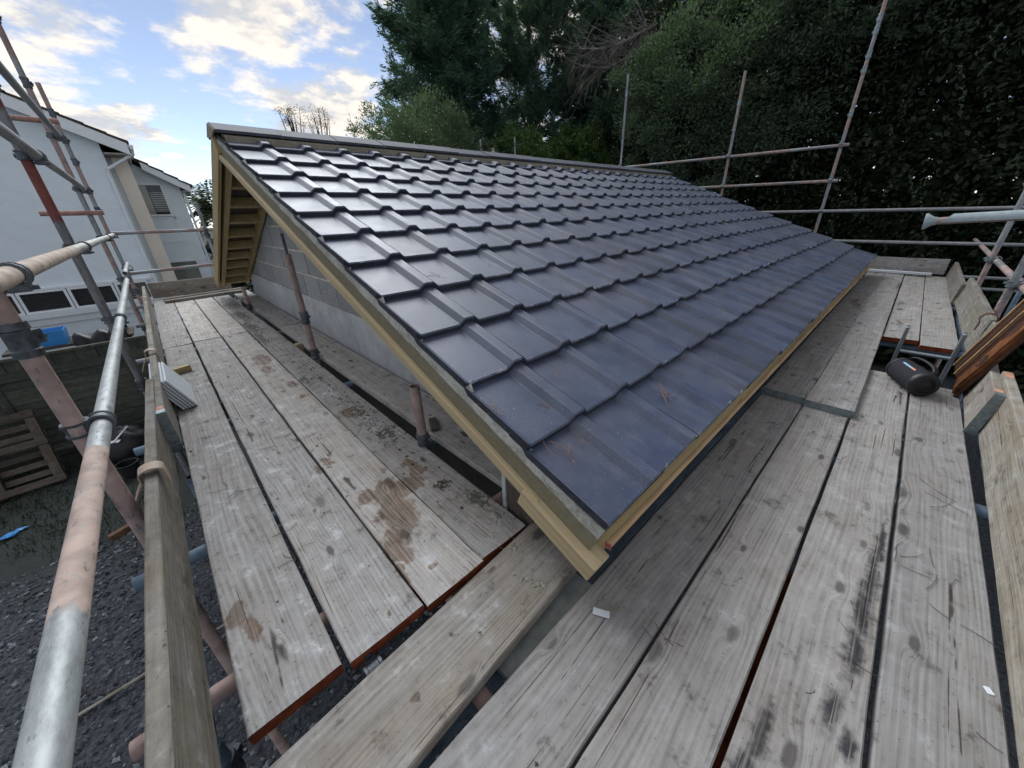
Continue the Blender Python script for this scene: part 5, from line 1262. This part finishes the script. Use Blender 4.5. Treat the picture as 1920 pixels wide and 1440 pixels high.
# ------------------------------------------------------------------ vegetation
def leaf_object(name, C, D, Ls, Ws, mat, parent=None, rng=None, origin=None):
    """rhombic leaves: centres C, directions D, lengths Ls, widths Ws (numpy)"""
    n = len(C); D = D / (np.linalg.norm(D, axis=1, keepdims=True) + 1e-9)
    R = rng.normal(size=(n, 3)); S = np.cross(D, R); S /= (np.linalg.norm(S, axis=1, keepdims=True) + 1e-9)
    N = np.cross(D, S)
    V = np.empty((n, 4, 3)); L = Ls[:, None]; W = Ws[:, None]
    V[:, 0] = C - D * L / 2; V[:, 1] = C + S * W / 2 - D * L * .08 + N * W * .12; V[:, 2] = C + D * L / 2; V[:, 3] = C - S * W / 2 - D * L * .08 + N * W * .12
    org = np.array(origin if origin is not None else (0, 0, 0), float)
    me = bpy.data.meshes.new(name); me.vertices.add(n * 4); me.vertices.foreach_set('co', (V - org).astype(np.float32).ravel())
    me.loops.add(n * 4); me.polygons.add(n)
    me.loops.foreach_set('vertex_index', np.arange(n * 4, dtype=np.int32)); me.polygons.foreach_set('loop_start', np.arange(0, n * 4, 4, dtype=np.int32))
    me.update(calc_edges=True); me.materials.append(mat)
    return link_mesh(name, me, Matrix.Translation(Vector(org)), parent)

def lumps(P, seed, f=1.0):
    r = np.random.default_rng(seed); s = np.zeros(len(P))
    for i in range(6):
        k = r.normal(size=3) * f * (1 + .5 * i); s += np.sin(P @ k + r.uniform(0, 6.28)) / (1 + .5 * i)
    return s / 2.4

def clump_leaves(centres, radii, per, rng, out_from, L, W, up=.25, outb=.9):
    n = len(centres); idx = np.repeat(np.arange(n), per); m = len(idx)
    d = rng.normal(size=(m, 3)); d /= np.linalg.norm(d, axis=1, keepdims=True)
    rad = radii[idx] * rng.random(m) ** .45
    C = centres[idx] + d * rad[:, None] * np.array([1, 1, .75])
    o = C - out_from; o /= np.linalg.norm(o, axis=1, keepdims=True) + 1e-9
    D = d * .6 + o * outb + rng.normal(size=(m, 3)) * .7 + np.array([0, 0, up])
    return C, D, L * rng.uniform(.6, 1.25, m), W * rng.uniform(.6, 1.25, m)

def trunk_mesh(base, top, r0, r1, limbs, seed):
    rng = random.Random(seed); mb = MB(); base, top = Vector(base), Vector(top)
    pts = [base.lerp(top, k / 8) + Vector((rng.uniform(-.08, .08), rng.uniform(-.08, .08), 0)) * (0 < k < 8) for k in range(9)]
    mb.path(pts, [r0 + (r1 - r0) * k / 8 for k in range(9)], 10)
    for _ in range(limbs):
        k = rng.uniform(.25, .95); p = base.lerp(top, k); a = rng.uniform(0, 6.28); ln = rng.uniform(.8, 2.2) * (1.1 - k * .5)
        e = p + Vector((math.cos(a) * ln, math.sin(a) * ln, ln * rng.uniform(.1, .7))); md = p.lerp(e, .5) + Vector((0, 0, .12 * ln))
        rr = (r0 + (r1 - r0) * k) * .45; mb.path([p, md, e], [rr, rr * .6, rr * .2], 6)
    return mb

def broad_tree(name, label, base, top, centre, rad, nclump, per, cr, L, W, mat, seed, cat='tree', group=None, shell=(.45, 1.0), limbs=10, r0=.16, zfloor=None):
    rng = np.random.default_rng(seed)
    root = empty(name, base, label=label, cat=cat, group=group)
    build('trunk', trunk_mesh(base, top, r0, r0 * .3, limbs, seed), M_BARK, parent=root, world=True, smooth=60)
    c = np.array(centre, float); rad = np.array(rad, float)
    d = rng.normal(size=(nclump, 3)); d /= np.linalg.norm(d, axis=1, keepdims=True)
    k = shell[0] + (shell[1] - shell[0]) * rng.random(nclump) ** .5
    P = d * k[:, None]; P *= (1 + .32 * lumps(d * 2.6, seed + 1))[:, None]
    P = c + P * rad
    if zfloor is not None: P[:, 2] = np.maximum(P[:, 2], zfloor + rng.random(nclump) * .5)
    C, D, Ls, Ws = clump_leaves(P, cr * rng.uniform(.6, 1.3, nclump), per, rng, c, L, W)
    leaf_object('crown', C, D, Ls, Ws, mat, root, rng, base)
    return root

def conifer(name, label, base, height, r_low, z_low, nspray, mat, seed, group=None, droop=.15, blades=34, Lb=.20, Wb=.035, tip_up=.35, spr=(.7, 1.5)):
    """feathery sprays carried by whorls of limbs round a straight trunk"""
    rng = np.random.default_rng(seed); base = np.array(base, float)
    root = empty(name, base, label=label, cat='tree', group=group)
    top = base + (0, 0, height)
    build('trunk', trunk_mesh(base, top, .28, .04, 26, seed), M_BARK, parent=root, world=True, smooth=60)
    nl = max(90, nspray // 13)
    tl = (np.arange(nl) + rng.random(nl)) / nl; al = rng.uniform(0, 2 * np.pi, nl)
    Rl = r_low * np.where(tl < .15, .75 + tl / .6, 1.0) * (1 - np.clip((tl - .12) / .95, 0, 1)) ** .75 * rng.uniform(.72, 1.22, nl)
    li = rng.integers(0, nl, nspray); t = tl[li]; s_ = .12 + .88 * rng.random(nspray) ** .75; R = Rl[li]
    a = al[li] + rng.normal(0, .10, nspray) / (.4 + s_)
    z = base[2] + z_low + (height - z_low) * t + R * (.10 + .30 * s_ * s_) * tip_up * 1.6 + rng.normal(0, .14, nspray)
    out = np.stack([np.cos(a), np.sin(a), np.zeros(nspray)], 1)
    O = np.stack([base[0] + 0 * z, base[1] + 0 * z, z], 1) + out * (R * s_)[:, None]
    dirn = out + np.stack([np.zeros(nspray)] * 2 + [rng.normal(tip_up, .28, nspray)], 1) + rng.normal(0, .38, (nspray, 3)) * np.array([1, 1, .5])
    dirn /= np.linalg.norm(dirn, axis=1, keepdims=True)
    ln = rng.uniform(*spr, nspray) * (.45 + .40 * (R / r_low)) * (1.15 - .45 * s_)
    side = np.cross(dirn, np.array([0, 0, 1.0])); side /= np.linalg.norm(side, axis=1, keepdims=True) + 1e-9
    idx = np.repeat(np.arange(nspray), blades); m = len(idx); s = rng.random(m)
    w = rng.normal(0, 1, m) * (.10 + .16 * (1 - s)) * ln[idx]
    P = O[idx] + dirn[idx] * (s * ln[idx])[:, None] + side[idx] * w[:, None] + np.array([0, 0, 1.0]) * (-droop * np.abs(w) + rng.normal(0, .05, m) - .10 * (1 - s) ** 2)[:, None]
    D = dirn[idx] * 1.0 + side[idx] * (np.sign(w) * .75)[:, None] + rng.normal(0, .28, (m, 3))
    leaf_object('crown', P, D, Lb * rng.uniform(.5, 1.3, m), Wb * rng.uniform(.6, 1.3, m), mat, root, rng, base)
    return root

def hedge():
    rng = np.random.default_rng(21)
    base = (11.3, 0, GZ); root = empty('evergreen_hedge', base, label='tall dense dark evergreen hedge filling the right background', cat='hedge')
    mb = MB(); r = random.Random(3)
    for k in range(14):
        y = -5.8 + .9 * k + r.uniform(-.3, .3); x = 11.3 + r.uniform(-.3, .3)
        mb.path([(x, y, GZ - .1), (x + r.uniform(-.2, .2), y + r.uniform(-.2, .2), .8), (x + r.uniform(-.5, .5), y + r.uniform(-.5, .5), 3.6)], [.11, .085, .03], 7)
    build('stems', mb, M_BARK, parent=root, world=True, smooth=60)
    def face(n, depth0, depth1, y0, y1, z0, z1, L, W, seed):
        y = rng.uniform(y0, y1, n); z = rng.uniform(z0, z1, n)
        Q = np.stack([np.zeros(n), y, z], 1)
        fx = 10.35 - .30 * lumps(Q * .9, seed) - .14 * lumps(Q * 2.7, seed + 1) + .12 * np.maximum(0, z - 3)
        x = fx + depth0 + (depth1 - depth0) * rng.random(n) ** 1.4
        C = np.stack([x, y, z], 1)
        D = rng.normal(size=(n, 3)) * .8 + np.array([-.55, 0, -.10])
        f_ = rng.uniform(.4, 1.6, n); return C, D, L * f_, W * f_ * rng.uniform(.8, 1.2, n)
    parts = [face(100000, 0, .9, -3.2, 6.9, -1.6, 5.7, .105, .050, 5), face(40000, .6, 1.5, -6, 6.8, -2.6, 5.5, .26, .17, 5), face(9000, 0, .8, -6, -3.0, -2.6, 5.6, .17, .09, 5), face(10000, .1, .9, -3.2, 6.9, -2.6, -1.4, .16, .08, 5)]
    C, D, Ls, Ws = [np.concatenate([p[i] for p in parts]) for i in range(4)]
    leaf_object('foliage', C, D, Ls, Ws, L_HEDGE, root, rng, base)
    # twiggy pale shoots breaking out of the face
    n = 60; C2 = []; D2 = []
    for _ in range(n):
        y, z = rng.uniform(-2.6, 5.5), rng.uniform(-.2, 4.2); a = np.array([10.0 + rng.uniform(-.1, .2), y, z]); d = np.array([rng.uniform(-.4, .1), rng.uniform(-.5, .5), 1.0])
        for k in range(12): C2.append(a + d * .03 * k + rng.normal(0, .02, 3)); D2.append(d + rng.normal(0, .9, 3))
    C2 = np.array(C2); D2 = np.array(D2); sh_ = leaf_object('new_shoots', C2, D2, np.full(len(C2), .085), np.full(len(C2), .034), L_OLIVE, root, rng, base); sh_['kind'] = 'stuff'
hedge()
gt_ = 'trees behind the building'
broad_tree('grey_green_tree', 'grey-green small leaved evergreen tree bulging out of the hedge behind the roof', (10.9, 4.4, GZ), (10.7, 4.2, 3.8), (10.3, 4.1, 3.1), (1.15, 2.3, 2.0), 520, 120, .34, .085, .034, L_OLIVE, 31, group=gt_)
broad_tree('grey_green_tree', 'upper grey-green tree crown at the top of the picture above the hedge', (11.2, 2.0, GZ), (11.0, 2.2, 4.6), (10.6, 1.9, 4.5), (1.0, 2.2, 1.2), 330, 110, .33, .09, .036, L_OLIVE, 32, group=gt_)
conifer('cypress_tree', 'tall dark green cypress left of the pine, its ragged edge against the sky', (9.0, 13.2, GZ), 11.4, 3.2, 2.4, 2700, L_CON, 41, gt_, blades=66, Lb=.19, Wb=.034)
conifer('pine_tree', 'shaggy blue-green pine behind the ridge, right of the cypress', (12.9, 12.6, GZ), 12.6, 4.3, 2.2, 3000, L_PINE, 42, gt_, blades=60, Lb=.24, Wb=.026, tip_up=.7, spr=(.5, 1.1))
conifer('cypress_tree', 'dark cypress crowded behind the dead branches', (17.4, 11.6, GZ), 13.0, 4.1, 2.2, 1900, L_CON, 43, gt_, blades=32, Lb=.28, Wb=.06)
conifer('cypress_tree', 'dark conifer at the back between the hedge and the pine', (15.2, 9.6, GZ), 12.0, 3.6, 2.6, 2000, L_CON, 44, gt_, blades=30, Lb=.28, Wb=.06)
broad_tree('willowy_bush', 'pale green feathery bush just behind the ridge below the cypress', (5.9, 9.6, GZ), (5.8, 9.5, 2.2), (6.1, 9.6, 1.75), (2.3, 1.1, 1.80), 620, 120, .30, .085, .022, L_BUSH, 51, 'bush', shell=(.5, 1.0), zfloor=GZ + .3)
broad_tree('laurel_bush', 'bright green laurel bush peeping over the ridge beside the tall post', (12.0, 9.4, GZ), (12.0, 9.3, 1.6), (11.9, 9.2, 1.85), (1.8, 1.0, 1.55), 300, 90, .30, .14, .055, L_LAUREL, 52, 'bush', group='laurel bushes')
broad_tree('laurel_bush', 'darker laurel bush over the ridge next to the pale post tips', (9.3, 9.6, GZ), (9.3, 9.5, 1.4), (9.4, 9.4, 1.65), (1.5, .9, 1.45), 240, 90, .30, .13, .05, L_LAUREL, 53, 'bush', group='laurel bushes')
broad_tree('grey_green_tree', 'dusky evergreen shrub behind the laurel bushes at the far end of the ridge', (14.8, 7.3, GZ), (14.7, 7.3, 2.0), (14.6, 7.3, 1.9), (1.3, 1.6, 1.5), 260, 90, .36, .11, .045, L_OLIVE, 54, group=gt_)

def dead_branches():
    mb = MB(); r = random.Random(9)
    root = empty('dead_limb', (12.6, 4.2, GZ), label='bare grey limb with curling dead twigs between the pine and the hedge', cat='tree')
    trunk = [(12.6, 4.2, GZ - .05), (12.5, 4.2, 1.5), (12.3, 4.2, 4.0), (12.0, 4.2, 6.2)]
    tb = MB(); tb.path(trunk, [.17, .15, .11, .05], 8); build('trunk', tb, M_BARK, parent=root, world=True, smooth=60)
    limb = [Vector((12.25, 4.2, 4.7))] + [at(u, v, x=x) for u, v, x in ((1312, 12, 11.2), (1262, 34, 10.8), (1215, 55, 10.6), (1172, 78, 10.5), (1130, 92, 10.45), (1085, 92, 10.4))]
    mb.path(limb, [.08, .065, .055, .045, .036, .026, .012], 7)
    l2 = [limb[2]] + [at(u, v, x=x) for u, v, x in ((1240, 60, 10.6), (1190, 100, 10.5), (1140, 128, 10.4), (1095, 125, 10.35))]; mb.path(l2, [.05, .035, .026, .018, .008], 6)
    build('limb', mb, M_DEADTWIG, parent=root, world=True, smooth=60)
    tw = MB()
    src = [limb[k].lerp(limb[k + 1], t) for k in range(2, 6) for t in (.0, .15, .3, .45, .6, .75, .9)] + [l2[k].lerp(l2[k + 1], t) for k in range(1, 4) for t in (0, .2, .4, .6, .8)]
    for p in src:
        for _ in range(4):
            ln = r.uniform(.5, 1.5); d = Vector((r.uniform(-.4, .4), r.uniform(.2, 1.0), r.uniform(-.35, .45))).normalized(); bend = r.uniform(-1.0, .5); q = p.copy(); pts = [q.copy()]
            sidew = Vector((r.uniform(-.5, .5), r.uniform(-.8, .2), 0))
            for k in range(7):
                d = (d + Vector((0, 0, bend)) * .17 + sidew * .12).normalized(); q = q + d * ln / 7; pts.append(q.copy())
            tw.path(pts, .011, 3, taper=.3)
            for _ in range(2):
                k = r.randrange(2, 6); e = (d + Vector((r.uniform(-.6, .6), r.uniform(-.6, .6), r.uniform(-.6, .3)))).normalized() * ln * .35; tw.path([pts[k], pts[k] + e * .5, pts[k] + e + Vector((0, 0, -.05))], .007, 3, taper=.3)
    build('dead_twigs', tw, M_DEADTWIG, parent=root, world=True)
dead_branches()

def palm():
    rng = np.random.default_rng(61); base = (1.80, 19.5, GZ); root = empty('palm_tree', base, label='palm tree between the white house and the new gable', cat='tree')
    top = np.array([1.80, 19.5, 1.25]); mb = MB(); mb.path([base, (1.80, 19.5, -1.0), tuple(top)], [.22, .19, .20], 10); build('trunk', mb, M_BARK, parent=root, world=True, smooth=60)
    C = []; D = []; Ls = []
    for f in range(70):
        a = rng.uniform(0, 6.28); el = rng.uniform(-.5, 1.4); ln = rng.uniform(1.2, 1.9); o = np.array([math.cos(a), math.sin(a), 0])
        for k in range(26):
            t = (k + 1) / 26; p = top + o * ln * t * math.cos(el * (1 - .2 * t)) + np.array([0, 0, ln * t * math.sin(el) - .75 * t * t * ln * .5])
            for s in (-1, 1):
                sd = np.array([-o[1], o[0], 0]) * s; d = sd * .8 + o * .7 + np.array([0, 0, rng.uniform(-.5, .2)])
                d /= np.linalg.norm(d); L = .34 * (1 - .5 * t); C.append(p + d * L / 2); D.append(d); Ls.append(L)
    leaf_object('fronds', np.array(C), np.array(D), np.array(Ls), np.full(len(C), .035), L_PALM, root, rng, base)
palm()
# trees and a wall of greenery under the palm, and the sparse far trees over the ridge
broad_tree('garden_shrub', 'dark shrub under the palm beside the white house', (2.3, 18.0, GZ), (2.3, 18.0, -.4), (2.4, 18.0, -.8), (1.6, .9, 1.5), 160, 80, .35, .13, .06, L_HEDGE, 62, 'bush')
def far_tree(label, c, h, w, seed, n=13):
    r = random.Random(seed); root = empty('sparse_far_tree', (c[0], c[1], GZ), label=label, cat='tree', group='far trees over the ridge'); mb = MB(); rng = np.random.default_rng(seed); C = []
    for _ in range(n):
        x = c[0] + r.uniform(-.25, .25) * w; p = Vector((c[0] + r.uniform(-.1, .1), c[1], GZ)); e = Vector((c[0] + r.uniform(-.5, .5) * w, c[1] + r.uniform(-.5, .5), c[2] + r.uniform(-.75, .05) * h)); md = Vector((x, c[1], (c[2] + GZ) * .55))
        mb.path([p, md, md.lerp(e, .6) + Vector((0, 0, .2)), e], [.10, .07, .04, .015], 5)
        for _ in range(3):
            C.append(np.array(e) + rng.normal(0, .22, 3) * (1, 1, .5)); 
    build('trunk', mb, M_BARK, parent=root, world=True)
    P = np.array(C); CC, D, Ls, Ws = clump_leaves(P, np.full(len(P), .34), 40, rng, np.array(c), .10, .03); leaf_object('crown', CC, D, Ls, Ws, L_HEDGE, root, rng, (c[0], c[1], GZ))
p = at(545, 203, y=34); far_tree('sparse wind-thinned tree beyond the ridge, left of the pair', (p.x, 34, p.z), 1.6, 1.5, 71)
p = at(590, 203, y=34); far_tree('sparse tree with a flat crown beyond the ridge, right of the pair', (p.x, 34, p.z), 1.6, 1.6, 72)

def grass():
    rng = np.random.default_rng(81); n = 9000
    x = rng.uniform(-4.5, -.6, n); y = rng.uniform(4.4, 8.3, n); keep = (lumps(np.stack([x, y, 0 * x], 1) * 1.3, 82) + (y - 5.6) * .35) > rng.uniform(-.1, .5, n); x, y = x[keep], y[keep]; m = len(x)
    C = np.stack([x, y, np.full(m, GZ + .03)], 1) + rng.normal(0, .01, (m, 3)); D = rng.normal(0, .45, (m, 3)) + (0, 0, 1)
    o = leaf_object('grass', C, D, rng.uniform(.05, .13, m), np.full(m, .010), L_GRASS, None, rng); tag(o, 'thin rough grass between the gravel and the fence', 'grass', kind='stuff')
grass()
